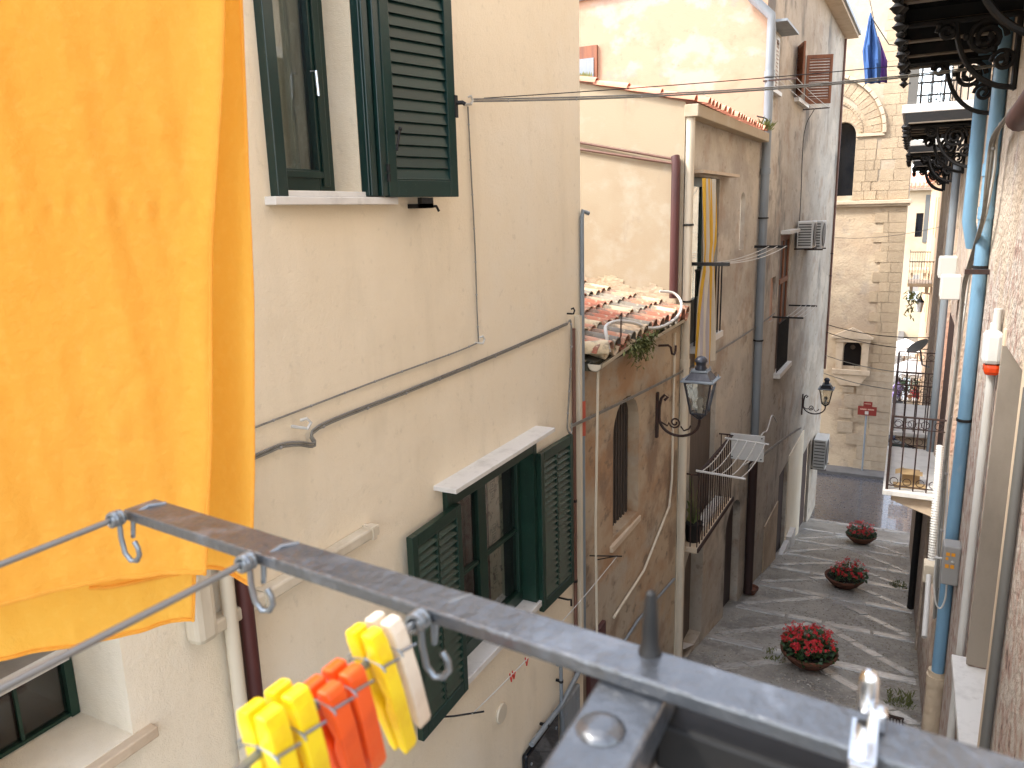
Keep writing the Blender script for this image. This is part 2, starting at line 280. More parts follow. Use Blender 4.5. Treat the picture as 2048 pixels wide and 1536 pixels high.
# ================================================================== GROUND
def Gz(y): return -4.25-.226*y if y < 25.3 else -9.968-.012*(y-25.3)
SL = Vector((0, 1, -.226)).normalized(); UPN = Vector((0, .226, 1)).normalized()
g = MB(); g.poly((-900,-900,-13),(900,-900,-13),(900,900,-13),(-900,900,-13)); struct(g, 'ground', m_ground)
g = MB()
for y in range(-9, 25): g.poly((-3.4,y,Gz(y)),(1.2,y,Gz(y)),(1.2,min(y+1,25.3),Gz(min(y+1,25.3-1e-6))),(-3.4,min(y+1,25.3),Gz(min(y+1,25.3-1e-6))))
g.poly((-3.4,25.0,Gz(25)),(1.2,25.0,Gz(25)),(1.2,25.3,Gz(25.299)),(-3.4,25.3,Gz(25.299)))
alley = struct(g, 'alley', m_cob)
g = MB(); g.poly((-30,25.3,-9.968),(30,25.3,-9.968),(30,110,-11.0),(-30,110,-11.0)); street = struct(g, 'street', m_road)
g = MB(); g.box(-12,.05,30.25,31.2,-10.4,-9.9); g.box(-.35,.05,31.2,80,-10.9,-9.95); pav = struct(g, 'pavement', m_pav, bevel=.02)
# kerb-like pale strip where the alley meets the street
st = MB(); st.add([(-.5,-.5,-.5),(.5,-.5,-.5),(.5,.5,-.5),(-.5,.5,-.5),(-.47,-.44,.5),(.47,-.44,.5),(.47,.44,.5),(-.47,.44,.5)],[(0,3,2,1),(4,5,6,7),(0,1,5,4),(1,2,6,5),(2,3,7,6),(3,0,4,7)])
stone_me = mesh_of(st, 'paving_stone', m_slab)
def lay(c0, c1, width, proud=.016):
    a = Vector((c0[0], c0[1], Gz(c0[1]))); b = Vector((c1[0], c1[1], Gz(c1[1]))); u = (b-a); L = u.length; u.normalize()
    v = UPN.cross(u).normalized(); n = u.cross(v).normalized()
    k = rnd.uniform(-.006,.006); mm = Matrix.Identity(4)
    vt = v+n*rnd.uniform(-.02,.02)
    for i in range(3): mm[i][0] = u[i]*(L-.012); mm[i][1] = vt[i]*width*rnd.uniform(.9,1.08); mm[i][2] = n[i]*.12; mm[i][3] = ((a+b)/2+n*(proud+k-.06))[i]
    o = inst(stone_me, 'paving_stone', alley, mm); return o
def lwall(y): return -2.6+(y-6.4)*.01823
BANDS = [2.0,3.95,5.87,7.8,9.7,11.57,13.65,15.58,17.43,19.13,21.15,23.1]
for k, yb in enumerate(BANDS):
    x = max(lwall(yb), -2.62)+.03; xs = [x]
    while xs[-1] < .58: xs.append(min(.58, xs[-1]+rnd.uniform(.5,.95)))
    if xs[-1]-xs[-2] < .2: xs.pop(-2)
    for a, b in zip(xs, xs[1:]): lay((a, yb+rnd.uniform(-.012,.012)), (b, yb+rnd.uniform(-.012,.012)), .27)
    if k:
        y0 = BANDS[k-1]; cx = -.95
        for ex in (.52, max(lwall(yb), -2.6)+.12):
            A0 = Vector((cx+(.12 if ex > 0 else -.12), yb-.2)); B0 = Vector((ex, y0+.22)); L = (B0-A0).length; t = 0
            while t < L-.12:
                e = min(L, t+rnd.uniform(.32,.6)); 
                if L-e < .15: e = L
                pa = A0.lerp(B0, t/L); pb = A0.lerp(B0, e/L); lay(pa, pb, .2, .012); t = e
xs = [-2.22,-1.5,-.7,-.1,.55]
for a, b in zip(xs, xs[1:]): lay((a, 25.05), (b, 25.05), .42, .02)
# pebbles set in the mortar
g = MB(); oct_f = [(0,2,4),(2,1,4),(1,3,4),(3,0,4)]
for i in range(9000):
    y = 4.5+18.8*rnd.random()**1.3; x = rnd.uniform(lwall(max(y,6.4))+.05, .56)
    if rnd.random() < .45 and x < -1.3: continue
    a = rnd.uniform(0,3.14); r = rnd.uniform(.016,.036); q = rnd.uniform(.55,.9); z = Gz(y); h = rnd.uniform(.008,.018)
    u = Vector((math.cos(a), math.sin(a), -.226*math.sin(a)))*r; v = Vector((-math.sin(a), math.cos(a), -.226*math.cos(a)))*r*q; p = Vector((x,y,z-.002))
    g.add([p-u, p+u, p-v, p+v, p+Vector((0,0,h))], oct_f)
g.build('pebble', m_peb, kind='stuff', parent=alley, smooth=True)
# weeds in the joints
def tuft(mb, p, n, h, sp):
    for i in range(n):
        a = rnd.uniform(0,6.28); b = Vector((p[0]+rnd.uniform(-sp,sp), p[1]+rnd.uniform(-sp,sp)*1.3, p[2])); d = Vector((math.cos(a),math.sin(a),0)); s = d.cross(Vector((0,0,1)))*.006
        hh = h*rnd.uniform(.5,1.2); tip = b+d*hh*.6+Vector((0,0,hh)); mid = b+d*hh*.2+Vector((0,0,hh*.6))
        mb.add([b-s,b+s,mid+s*1.3,tip,mid-s*1.3],[(0,1,2,3,4)])
for p, n, lb in (((-1.35,11.25),60,'left of the nearest flower bowl'),((.33,17.6),90,'at the right edge of the steps beside the second flower bowl'),((.34,10.6),110,'at the foot of the right wall beside the drain grate'),((-1.1,9.2),40,'in the joint just below the nearest flower bowl')):
    g = MB(); tuft(g, (p[0],p[1],Gz(p[1])), n, .09, .16); g.build('grass_tuft', m_weed, label='small green weed tuft '+lb, cat='weeds', group='weeds between the paving')
t = thing('drain_grate', 'dark rusty drain grate let into the paving by the right wall', 'drain grate', (.12,10.0,Gz(10.0)))
g = MB()
g.obox((.12,10.0,Gz(10.0)+.012), (.27,0,0), SL*.03, UPN*.012)
for i in range(-7,8): g.obox((.12+i*.036,9.8,Gz(9.8)+.012), (.008,0,0), SL*.2, UPN*.01)
for dy in (-.2,): g.obox((.12,9.8+dy,Gz(9.8+dy)+.012), (.27,0,0), SL*.02, UPN*.012)
g.build('grille', m_rust, t)

# ================================================================== CREAM HOUSE (near left)
h1 = thing('cream_house', 'smooth cream rendered house on the left with dark green shutters', 'house', (-2.6,2,-5.5))
g = MB()
wall(g, (-2.6,0), (0,1), -4.0, 6.42, -8.2, 2.7, [(2.77,3.36,.13,1.5,.26), (4.05,5.32,-3.2,-1.88,.16), (1.10,1.68,-1.98,-1.2,.34)])
wall(g, (-2.6,6.42), (-1,0), 0, 6, -8.2, 2.7); wall(g, (-8.6,-4), (1,0), 0, 6, -8.2, 2.7)
g.poly((-2.6,-4,2.7),(-2.6,6.42,2.7),(-8.6,6.42,2.7),(-8.6,-4,2.7)); g.poly((-8.6,-4,-8.2),(-8.6,6.42,-8.2),(-8.6,6.42,2.7),(-8.6,-4,2.7))
g.build('wall', m_cream, h1)
g = MB(); g.box(-2.85,-2.45,-4,6.45,2.7,2.78); g.build('cornice', m_cream, h1)
def shutter(parent, hp, ang, w, z0, z1, n, cols, mt, thick=.04, st=.055, slw=.07, tilt=35, side=1):
    """ang: direction of the leaf in degrees from +Y towards +X"""
    d = Vector((math.sin(R_(ang)), math.cos(R_(ang)), 0)); nn = Vector((d.y, -d.x, 0)); hp = Vector((hp[0], hp[1], 0)); zz = Vector((0,0,1)); H = thick/2
    def bx(mb, u0, u1, a, b, t=H): mb.obox(hp+d*(u0+u1)/2+zz*(a+b)/2, d*(u1-u0)/2, nn*t, zz*(b-a)/2)
    g = MB(); bx(g,0,st,z0,z1); bx(g,w-st,w,z0,z1); bx(g,st,w-st,z1-.075,z1); bx(g,st,w-st,z0,z0+.09)
    cs = [(st, w-st)]
    if cols == 2: mid = w/2; bx(g,mid-.014,mid+.014,z0+.09,z1-.075, H*.75); cs = [(st,mid-.014),(mid+.014,w-st)]
    for e in (.004,):  # inner bead
        bx(g, st, w-st, z1-.085, z1-.075, H*.8); bx(g, st, w-st, z0+.09, z0+.10, H*.8)
    o = g.build('shutter', mt, parent, bevel=.004)
    for (u0, u1) in cs:
        L = u1-u0; s = MB(); ta = R_(tilt); dn = nn*math.cos(ta)*side+zz*-math.sin(ta); s.obox((0,0,0), d*L/2, dn*slw/2*1.0, (nn*math.sin(ta)*side+zz*math.cos(ta))*.004)
        me = mesh_of(s, 'slat', mt)
        for i in range(n):
            z = z0+.10+(z1-.085-z0-.10)*(i+.5)/n
            inst(me, 'slat', o, Matrix.Translation(hp+d*(u0+u1)/2+zz*z))
    return o
# upper window
wn = MB(); X = -2.80
wn.box(X-.03,X+.03,2.72,2.80,.13,1.5); wn.box(X-.03,X+.03,3.24,3.36,.13,1.5); wn.box(X-.03,X+.03,2.80,3.24,.13,.245)
wn.box(X+.03,X+.045,3.26,3.31,.16,1.5); wn.box(X+.03,X+.045,2.8,3.26,.20,.235)
up = wn.build('window', m_green2, h1, bevel=.006)
g = MB(); g.box(X-.008,X-.002,2.80,3.24,.245,1.5); g.build('pane', m_glass, up)
g = MB(); ys = [2.74+.62*i/60 for i in range(61)]
for i in range(60):
    f = lambda y: X-.10+.022*math.sin(y*42)+.012*math.sin(y*97+1); a, b = ys[i], ys[i+1]
    if 3.0 < a < 3.025: continue
    g.poly((f(a),a,.1),(f(b),b,.1),(f(b),b,1.6),(f(a),a,1.6))
g.build('curtain', m_lace, up, smooth=True)
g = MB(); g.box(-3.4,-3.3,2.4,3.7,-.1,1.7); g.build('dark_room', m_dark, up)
g = MB(); g.tube([(X+.045,3.22,.72),(X+.075,3.22,.72),(X+.08,3.22,.60)],.009,8); g.build('handle', m_chrome, up, smooth=True)
g = MB(); g.box(-2.84,-2.535,2.66,3.60,.062,.10); g.box(-2.84,-2.575,2.78,3.45,.10,.128); g.build('sill', m_marble, h1, bevel=.004)
fr = MB(); fr.box(-2.62,-2.55,2.70,2.765,.10,1.6); fr.box(-2.62,-2.55,3.365,3.50,.105,1.6); fr.box(-2.55,-2.535,3.37,3.42,.105,1.6); fr.box(-2.55,-2.52,3.44,3.50,.105,1.6)
fo = fr.build('shutter_frame', m_green2, h1, bevel=.005)
sh = shutter(h1, (-2.535,3.50), 17, .50, .10, 1.42, 19, 1, m_green2, .045, .06, .068, 74)
def leafpt(u, n, z): d = Vector((math.sin(R_(17)), math.cos(R_(17)),0)); nn = Vector((d.y,-d.x,0)); return Vector((-2.535,3.50,0))+d*u+nn*n+Vector((0,0,z))
g = MB(); g.tube([leafpt(.06,.03,.44),leafpt(.06,.06,.44),leafpt(.03,.065,.34)],.007,8); g.ball(leafpt(.065,.06,.45),.011); g.build('latch', m_iron, sh, smooth=True)
g = MB(); g.obox(leafpt(.505,.02,.60),(.006,0,0),(0,.014,0),(0,0,.06)); g.tube([leafpt(.51,.02,.62),leafpt(.53,.05,.62),leafpt(.54,.06,.61)],.012,8); g.build('bolt', m_iron, sh, smooth=True)
for z in (.2,.25,1.1):
    g = MB(); g.cyl(leafpt(.0,.02,z-.02),leafpt(.0,.02,z+.02),.012,8); g.build('hinge', m_iron, sh, smooth=True)
g = MB(); g.box(-2.6,-2.50,3.78,3.90,.04,.065); g.box(-2.53,-2.50,3.78,3.90,.04,.10); g.tube([(-2.52,3.84,.05),(-2.50,3.93,.05),(-2.49,3.94,.02)],.008,6); g.build('shutter_stop', m_iron, h1)
# lower window
X = -2.72; wn = MB()
for a, b in ((4.05,4.13),(4.61,4.73),(5.25,5.32)): wn.box(X-.03,X+.03,a,b,-3.2,-1.88)
wn.box(X-.03,X+.03,4.13,5.25,-3.2,-3.09); wn.box(X-.03,X+.03,4.13,5.25,-1.96,-1.88); wn.box(X-.025,X+.02,4.13,4.61,-2.56,-2.53); wn.box(X-.025,X+.02,4.73,5.25,-2.56,-2.53)
lw = wn.build('window', m_green, h1, bevel=.005)
for a, b in ((4.13,4.61),(4.73,5.25)):
    for za, zb in ((-3.09,-2.56),(-2.53,-1.96)):
        g = MB(); g.box(X-.006,X-.001,a,b,za,zb); g.build('pane', m_glass, lw)
g = MB()
for i in range(40):
    a = 4.0+1.5*i/40; b = 4.0+1.5*(i+1)/40; f = lambda y: X-.10+.02*math.sin(y*50)
    g.poly((f(a),a,-3.2),(f(b),b,-3.2),(f(b),b,-1.9),(f(a),a,-1.9))
g.build('curtain', m_darkred, lw, smooth=True)
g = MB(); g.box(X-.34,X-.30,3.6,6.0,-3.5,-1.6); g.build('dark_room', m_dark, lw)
g = MB(); g.box(X-.07,X-.066,4.93,5.16,-3.2,-1.9); lc = g.build('curtain', m_lace2, lw)
sq = MB()
for r0, r1 in ((.032,.027),(.012,.006)):
    for k in range(4):
        a = math.pi/4+k*math.pi/2; b = a+math.pi/2; p = lambda r,t: (X-.063, r*1.41*math.cos(t), r*1.41*math.sin(t))
        sq.poly(p(r0,a),p(r0,b),p(r1,b),p(r1,a))
sqm = mesh_of(MB().add([(v.x-X,v.y,v.z) for v in sq.v], sq.f), 'lace_motif', m_iron)
for k, z in enumerate((-2.08,-2.16,-2.44,-2.52,-2.80,-2.88)): inst(sqm, 'lace_motif', lc, Matrix.Translation((X,5.0,z)))
g = MB(); g.box(-2.80,-2.54,3.98,5.38,-3.245,-3.194); g.build('sill', m_marble, h1, bevel=.004)
g = MB(); g.box(-2.62,-2.43,3.90,5.44,-1.722,-1.69); g.build('lintel_slab', m_marble, h1, bevel=.004)
g = MB(); g.box(-2.62,-2.565,4.00,4.06,-3.2,-1.76); g.box(-2.62,-2.565,5.31,5.37,-3.2,-1.76); g.box(-2.62,-2.566,4.06,5.31,-1.88,-1.76); g.build('shutter_frame', m_green, h1, bevel=.004)
MB().box(-2.75,-2.566,5.305,5.318,-3.19,-1.885).build('jamb_lining', m_green, h1)
shutter(h1, (-2.545,4.10), 178, .60, -3.25, -1.87, 22, 2, m_green, .045, .06, .055, 48, -1)
shutter(h1, (-2.545,5.36), 2, .62, -3.30, -1.90, 22, 2, m_green, .045, .06, .055, 48)
g = MB(); g.tube([(-2.6,5.75,-3.36),(-2.47,5.75,-3.36),(-2.45,5.78,-3.37),(-2.45,5.78,-3.43)],.01,6); g.build('shutter_stop', m_iron, h1)
# lower-left window
X = -2.94; wn = MB()
wn.box(X-.03,X+.02,1.64,1.675,-1.975,-1.72); wn.box(X-.03,X+.01,1.10,1.64,-1.975,-1.96); wn.box(X-.03,X+.02,1.10,1.13,-1.955,-1.72)
for y in (1.30,1.45): wn.box(X+.0,X+.012,y-.006,y+.006,-1.955,-1.72)
lw2 = wn.build('window', m_green, h1)
g = MB(); g.box(X-.012,X-.004,1.13,1.64,-1.96,-1.72); g.build('pane', m_glass, lw2)
g = MB(); g.box(X-.25,X-.2,1.0,1.8,-2.1,-1.5); g.build('curtain', m_darkred, lw2)
g = MB(); g.box(X-.1,X+.03,1.10,1.66,-1.72,-1.655); g.build('lintel_slab', m_marble, h1)
g = MB(); g.box(-2.93,-2.555,1.04,1.76,-2.03,-1.982); g.build('sill', m_carv, h1, bevel=.006)
# white trunking and elbow
t = thing('wall_trunking', 'cream plastic trunking running along the cream wall to an elbow by the downpipes', 'trunking', (-2.6,2.6,-1.8))
g = MB(); g.box(-2.6,-2.53,2.02,3.24,-1.745,-1.68); g.build('duct', m_cpipe, t, bevel=.012)
for yj in (3.17,2.36): MB().box(-2.602,-2.522,yj,yj+.03,-1.75,-1.675).build('joint', m_cpipe, t)
g = MB(); g.box(-2.6,-2.50,1.96,2.07,-1.74,-1.30); g.build('elbow', m_cpipe, t, bevel=.03)
def pipe(name, label, mt, path, r, cat='pipe', clamps=(), n=10, group=None, collars=()):
    t = thing(name, label, cat, path[-1] if path[-1][2] < path[0][2] else path[0], group)
    MB().tube(path, r, n).build('tube', mt, t, smooth=True)
    for p in clamps:
        g = MB(); g.lathe([(r*1.02,-.012),(r*1.2,-.012),(r*1.2,.012),(r*1.02,.012)], p, n); g.box(p[0]-.012+ (r if p[0] > 0 else -r-.03), p[0]+.012+(r+.03 if p[0] > 0 else -r), p[1]-.01, p[1]+.01, p[2]-.01, p[2]+.01); g.build('clamp', m_iron, t)
    for p in collars: MB().lathe([(r*1.0,-.05),(r*1.16,-.05),(r*1.16,.05),(r*1.0,.05)], p, n).build('collar', mt, t, smooth=True)
    return t
pipe('drain_pipe', 'pale grey downpipe beside the maroon one on the cream wall', m_cpipe, [(-2.54,2.16,-1.0),(-2.54,2.16,-5.0)], .032)
pipe('drain_pipe', 'dark maroon downpipe on the cream wall below the orange sheet', m_brpipe, [(-2.54,2.25,-1.0),(-2.54,2.25,-5.0)], .036)
pipe('drain_pipe', 'thin brown pipe at the far corner of the cream house', m_brgas, [(-2.575,6.18,-1.0),(-2.575,6.18,-2.0),(-2.575,6.18,-4.4)], .018, clamps=[(-2.575,6.18,-2.6),(-2.575,6.18,-3.4)])
pipe('drain_pipe', 'flat cream duct up the corner of the cream house', m_cpipe, [(-2.57,6.28,-.9),(-2.57,6.28,-4.4)], .035, n=4)
pipe('conduit', 'grey conduit with a bent top and red sleeve at the cream house corner', m_gpipe, [(-2.54,6.46,-.02),(-2.57,6.40,-.0),(-2.575,6.39,-.06),(-2.575,6.39,-4.5)], .020)
MB().tube([(-2.575,6.39,-1.70),(-2.575,6.39,-2.03)], .027, 10).build('conduit_sleeve', m_orng, bpy.data.objects['conduit'], smooth=True)
def sag(a, b, s, n=14): a, b = Vector(a), Vector(b); return [a.lerp(b, i/n)-Vector((0,0,s*4*(i/n)*(1-i/n))) for i in range(n+1)]
def cable(label, pts, r=.007, name='wall_cable', clips=0, mt=None, twin=False, group=None, cat='cable'):
    t = thing(name, label, cat, pts[0], group); mt = mt or m_cable
    pts = smooth_path(pts, 5) if len(pts) < 16 else pts
    MB().tube(pts, r, 6).build('strand', mt, t, smooth=True)
    if twin: MB().tube([Vector(p)+Vector((.003,0,r*2.1)) for p in pts], r*.8, 6).build('strand', mt, t, smooth=True)
    if clips:
        P = [Vector(p) for p in pts]; L = [0]
        for a, b in zip(P, P[1:]): L.append(L[-1]+(b-a).length)
        for k in range(clips):
            s = L[-1]*(k+.5)/clips; i = max(j for j in range(len(L)) if L[j] <= s); i = min(i, len(P)-2); q = P[i].lerp(P[i+1], (s-L[i])/max(1e-6, L[i+1]-L[i])); MB().ball(q, r*1.45, 6).build('cable_tie', m_iron if mt is m_white else m_grey, t)
    return t
XW = -2.585
cable('grey cable dropping straight down the cream wall from its top hook', [(XW,4.49,.67),(XW,4.50,.3),(XW+.004,4.51,-.2),(XW,4.515,-.6),(XW,4.52,-.86)], .0055, clips=7)
cable('thin upper cable sloping down the cream wall towards the sheet', [(XW,4.52,-.86),(XW,4.2,-.875),(XW,3.4,-.89),(XW,2.43,-.92),(XW,1.4,-.95)], .005, clips=12)
cable('thick twin cable crossing the cream wall below the thin one', [(XW,6.05,-.95),(XW,5.4,-.975),(XW,4.6,-1.0),(XW,3.6,-1.02),(XW+.01,2.86,-1.03),(XW+.03,2.80,-1.10),(XW+.02,2.70,-1.07),(XW,2.6,-1.055),(XW,2.42,-1.06),(XW,1.3,-1.09)], .0075, clips=13, twin=True)
cable('grey cable loop hanging at the far corner of the cream wall', [(XW,6.05,-.95),(XW+.02,6.10,-.93),(XW+.03,6.08,-1.2),(XW+.02,6.04,-1.6),(XW+.03,5.98,-1.85),(XW+.05,6.02,-1.9),(XW+.04,6.05,-1.82)], .009, clips=6)
def hook(label, p, L=.1, mt=None, r=.008, d=(1,0,0)):
    d = Vector(d); p = Vector(p); t = thing('wall_hook', label, 'hook', p, 'cable hooks on the cream wall')
    MB().tube([p-d*.01, p+d*L*.7, p+d*L, p+d*L*1.05+Vector((0,.02,.025)), p+d*L+Vector((0,.0,.05)), p+d*L*.7+Vector((0,-.01,.04))], r, 6).build('shank', mt or m_white, t, smooth=True)
hook('iron eye hook on the cream wall right of the upper shutter', (-2.6,4.47,.68), .05)
hook('white peg hook where the vertical cable bends on the cream wall', (-2.6,4.50,-.86), .06)
hook('bent iron hook above the twin cable beside the sheet', (-2.6,2.70,-.98), .10)
hook('iron hook at the far top corner of the twin cable', (-2.6,6.10,-.86), .06, m_iron)
# pipes and cabinets near the ground
pipe('gas_pipe', 'grey gas pipe rising above the dark cabinets', m_gpipe, [(-2.56,5.70,-4.0),(-2.55,5.76,-4.0),(-2.55,5.76,-4.55)], .018, clamps=[(-2.55,5.76,-4.2)])
pipe('gas_pipe', 'long grey gas pipe running along the top of the dark cabinets', m_gpipe, [(-2.54,5.1,-4.40),(-2.54,5.72,-4.43),(-2.54,6.35,-4.30),(-2.54,6.39,-4.1)], .024, clamps=[(-2.54,5.4,-4.415)])
MB().lathe([(.001,0),(.075,0),(.082,.012),(.075,.024),(.001,.026)], (-2.6,4.68,-3.84), 20, (1,0,0)).build('wall_vent', m_cpipe, smooth=True, label='round cream vent cover on the cream wall below the window', cat='vent cover')
for lb, y0, y1, z1, mt in (('large dark grey meter cabinet on the cream wall with pipe above', 5.02,5.70,-4.47,m_acg), ('smaller grey meter cabinet next to the brown door', 5.80,6.22,-4.50,m_gpipe)):
    t = thing('meter_cabinet', lb, 'cabinet', (-2.6,y0,-6.0), 'meter cabinets'); MB().box(-2.6,-2.545,y0,y1,-5.6,z1).build('door', mt if mt is m_gpipe else m_carg, t, bevel=.02)
    g = MB()
    for yy in (y0+.08,y1-.08):
        for zz in (z1-.12,z1-.5): g.cyl((-2.545,yy,zz),(-2.538,yy,zz),.014,8)
    g.build('screw', m_gpipe, t)
t = thing('house_door', 'reddish brown door edge at the low house beside the cream house', 'door', (-2.58,6.6,-5.7)); MB().box(-2.62,-2.55,6.50,6.95,-5.75,-4.2).build('leaf', m_brpipe, t, bevel=.01)
# clothes line with red pegs low on the wall
A, B = (-2.40,3.93,-3.30), (-2.36,6.75,-3.35); t = thing('clothes_line', 'thin white clothes line with red pegs below the lower green window', 'clothes line', A)
MB().tube(sag(A,B,.05), .004, 5).build('cord', m_white, t)
MB().tube([(-2.6,3.80,-3.30),(-2.5,3.86,-3.30),(-2.34,3.99,-3.30)], .007, 6).build('bracket', m_iron, t); MB().tube([(-2.6,6.6,-3.33),(-2.3,6.72,-3.33)], .007, 6).build('bracket', m_iron, t); MB().tube([(-2.59,6.78,-3.45),(-2.36,6.75,-3.35)], .006, 6).build('strut', m_iron, t)
for k, f in enumerate((.20,.215,.29)):
    p = Vector(A).lerp(Vector(B), f)-Vector((0,0,.05*4*f*(1-f))); t = thing('clothes_peg', ['left peg of the red pair','right peg of the red pair','single red peg'][k]+' on the thin white line below the green window', 'clothes peg', p, 'red pegs on the thin white line')
    for s in (-1,1): MB().obox(p+Vector((s*.006,0,-.02)), (.003,0,s*.0009), (0,.005,0), (s*.006,0,.032)).build('half', m_pegR, t)

# ================================================================== LOW HOUSE with tiled roof
h2 = thing('low_house', 'low weathered house with terracotta roof and arched window behind the cream house', 'house', (-2.6,8,-6.2))
DF = Vector((.35,19.2)).normalized(); O2 = (-2.6,6.4)
g = MB(); wall(g, O2, DF, .02, 3.24, -7.5, -1.42, [(.84,1.65,-3.40,-2.30,.14,.36)]); g.build('wall', m_orange, h2)
g = MB()
g.box(-2.74,-2.715,7.2,8.1,-3.41,-1.9)
for i in range(9): y = 7.255+i*.09; g.box(-2.714,-2.69,y,y+.05,-3.40,-1.9)
aw = g.build('window', m_oldslat, h2)
g = MB(); g.poly((-2.72,7.24,-3.385),(-2.575,7.20,-3.46),(-2.575,8.10,-3.46),(-2.72,8.06,-3.385)); g.box(-2.6,-2.55,7.15,8.12,-3.53,-3.462); g.build('sill', m_carv, h2, bevel=.006)
g = MB()
for k in range(13): 
    a = math.pi*k/12
g.build('window_back', m_dark, h2) if False else None
# iron hook
MB().tube([(-2.58,8.72,-1.57),(-2.46,8.80,-1.57),(-2.44,8.84,-1.60),(-2.43,8.86,-1.68),(-2.42,8.93,-1.70),(-2.42,8.98,-1.67),(-2.42,8.99,-1.60)], .014, 6).build('hook', m_rust, h2, smooth=True)
# roof: slope 0.217 rising towards -x
RS = .217; ex, ez = -2.50, -1.30
def rz(x): return ez+(ex-x)*RS
g = MB(); g.poly((ex+.02,6.44,rz(ex)-.05),(ex+.02,9.6,rz(ex)-.05),(-5.2,9.6,rz(-5.2)-.05),(-5.2,6.44,rz(-5.2)-.05)); g.box(-2.60,-2.50,6.44,9.6,-1.43,-1.36)
roof = g.build('roof', m_moss, h2)
def barrel(L, r0, r1, n=7, up=1, th=.012):
    g = MB(); vs = []
    for rr, x in ((r0,0),(r1,-L)):
        for o in (0, th):
            vs += [(x, (rr-o)*math.cos(math.pi*j/n), up*(rr-o)*math.sin(math.pi*j/n)*.95) for j in range(n+1)]
    k = n+1; fs = []
    for j in range(n): fs += [(j,j+1,2*k+j+1,2*k+j),(k+j,3*k+j,3*k+j+1,k+j+1),(j,k+j,k+j+1,j+1)]
    g.add(vs, fs); return g
cov = mesh_of(barrel(.42,.095,.075), 'roof_tile', m_tile, True); pan = mesh_of(barrel(.42,.09,.075,6,-1), 'roof_tile', m_tile, True)
sa = math.atan(RS)
for i in range(15):
    y = 6.55+i*.213
    for j in range(8):
        x = ex+.05-j*.34+rnd.uniform(-.02,.02)
        if x < -4.9: continue
        Mx = Matrix.Translation((x, y+rnd.uniform(-.012,.012), rz(x)+.025+rnd.uniform(0,.012))) @ Matrix.Rotation(sa-.035, 4, 'Y') @ Matrix.Rotation(rnd.uniform(-.03,.03), 4, 'Z')
        inst(cov, 'tile', roof, Mx)
        if i < 14:
            Mx = Matrix.Translation((x+.03, y+.106, rz(x)+.035)) @ Matrix.Rotation(sa-.03, 4, 'Y'); inst(pan, 'tile', roof, Mx)
# loose slipped tile at the near eave
inst(cov, 'tile', roof, Matrix.Translation((-2.42,6.62,-1.25)) @ Matrix.Rotation(.5,4,'Z') @ Matrix.Rotation(.25,4,'X'))
# gutter (two lengths)
def gutter(y0, y1, z0, z1, x=-2.47, r=.07):
    g = MB(); n = 8
    for k, (y, z) in enumerate(((y0,z0),(y1,z1))):
        for o in (0,.006): g.v += [Vector((x+(r-o)*math.cos(math.pi+math.pi*j/n), y, z+(r-o)*math.sin(math.pi+math.pi*j/n))) for j in range(n+1)]
    m_ = n+1; 
    for j in range(n): g.f += [(j,j+1,2*m_+j+1,2*m_+j),(m_+j,m_+j+1,3*m_+j+1,3*m_+j),(j,m_+j,m_+j+1,j+1)]
    g.f.append(tuple(range(n+1))); return g
gutter(6.42,7.28,-1.36,-1.30).build('gutter', m_cpipe, h2, smooth=True); gutter(8.1,9.55,-1.36,-1.33, -2.49).build('gutter', m_cpipe, h2, smooth=True)
MB().tube([(-2.49,6.56,-1.43),(-2.50,6.56,-2.0),(-2.54,6.62,-3.0),(-2.54,6.66,-4.6)], .014, 6).build('overflow_tube', m_cpipe, h2, smooth=True)
# weeds in the gutter
t = thing('gutter_weeds', 'olive green weeds hanging from the broken gutter of the low house', 'plant', (-2.45,7.6,-1.4))
g = MB()
for i in range(800):
    y = 7.66+rnd.gauss(0,.22); a = rnd.uniform(0,6.28); L = rnd.uniform(.05,.13); b = Vector((-2.46+rnd.uniform(-.05,.08), y, -1.30-abs(rnd.gauss(0,.09))*(1 if abs(y-7.7) < .35 else .3)))
    d = Vector((math.cos(a)*.7+.2, math.sin(a), rnd.uniform(-1,.7))).normalized()*L; s = d.cross(Vector((0,.3,1))).normalized()*.011
    g.add([b, b+d*.5+s, b+d, b+d*.5-s], [(0,1,2,3)])
g.build('foliage', m_weed, t)
g = MB()
for i in range(14): y = 7.62+rnd.gauss(0,.2); g.tube([(-2.47,y,-1.3),(-2.44,y+rnd.uniform(-.08,.08),-1.36),(-2.42,y+rnd.uniform(-.12,.12),-1.3-rnd.uniform(-.1,.3))], .004, 4)
for dy in (0,.03): g.tube([(-2.46,7.1+dy,-1.35),(-2.47,7.12+dy,-1.15),(-2.47,7.14+dy,-.98)], .004, 4)
g.build('stem', m_rust, t)
t = thing('white_hose', 'white hose looping over the terracotta tiles', 'hose', (-2.6,8,-1.3))
MB().ctube([(-2.45,6.75,-1.30),(-2.50,6.80,-1.14),(-2.55,6.95,-1.08),(-2.55,7.25,-1.08),(-2.5,7.6,-1.14),(-2.44,8.05,-1.26),(-2.42,8.6,-1.29),(-2.42,9.1,-1.24),(-2.48,9.42,-1.13),(-2.60,9.5,-1.03),(-2.75,9.4,-1.0)], .017, 8).build('tube', m_white, t, smooth=True)
def fx(y, off=0): return -2.6+(y-6.4)*.01823+off
def ibeam(y0,y1,o0,o1,z0,z1,mb=None):
    mb = mb or MB(); a, b = fx(y0), fx(y1)
    return mb.add([(a+o0,y0,z0),(a+o1,y0,z0),(b+o1,y1,z0),(b+o0,y1,z0),(a+o0,y0,z1),(a+o1,y0,z1),(b+o1,y1,z1),(b+o0,y1,z1)],[(0,3,2,1),(4,5,6,7),(0,1,5,4),(1,2,6,5),(2,3,7,6),(3,0,4,7)])
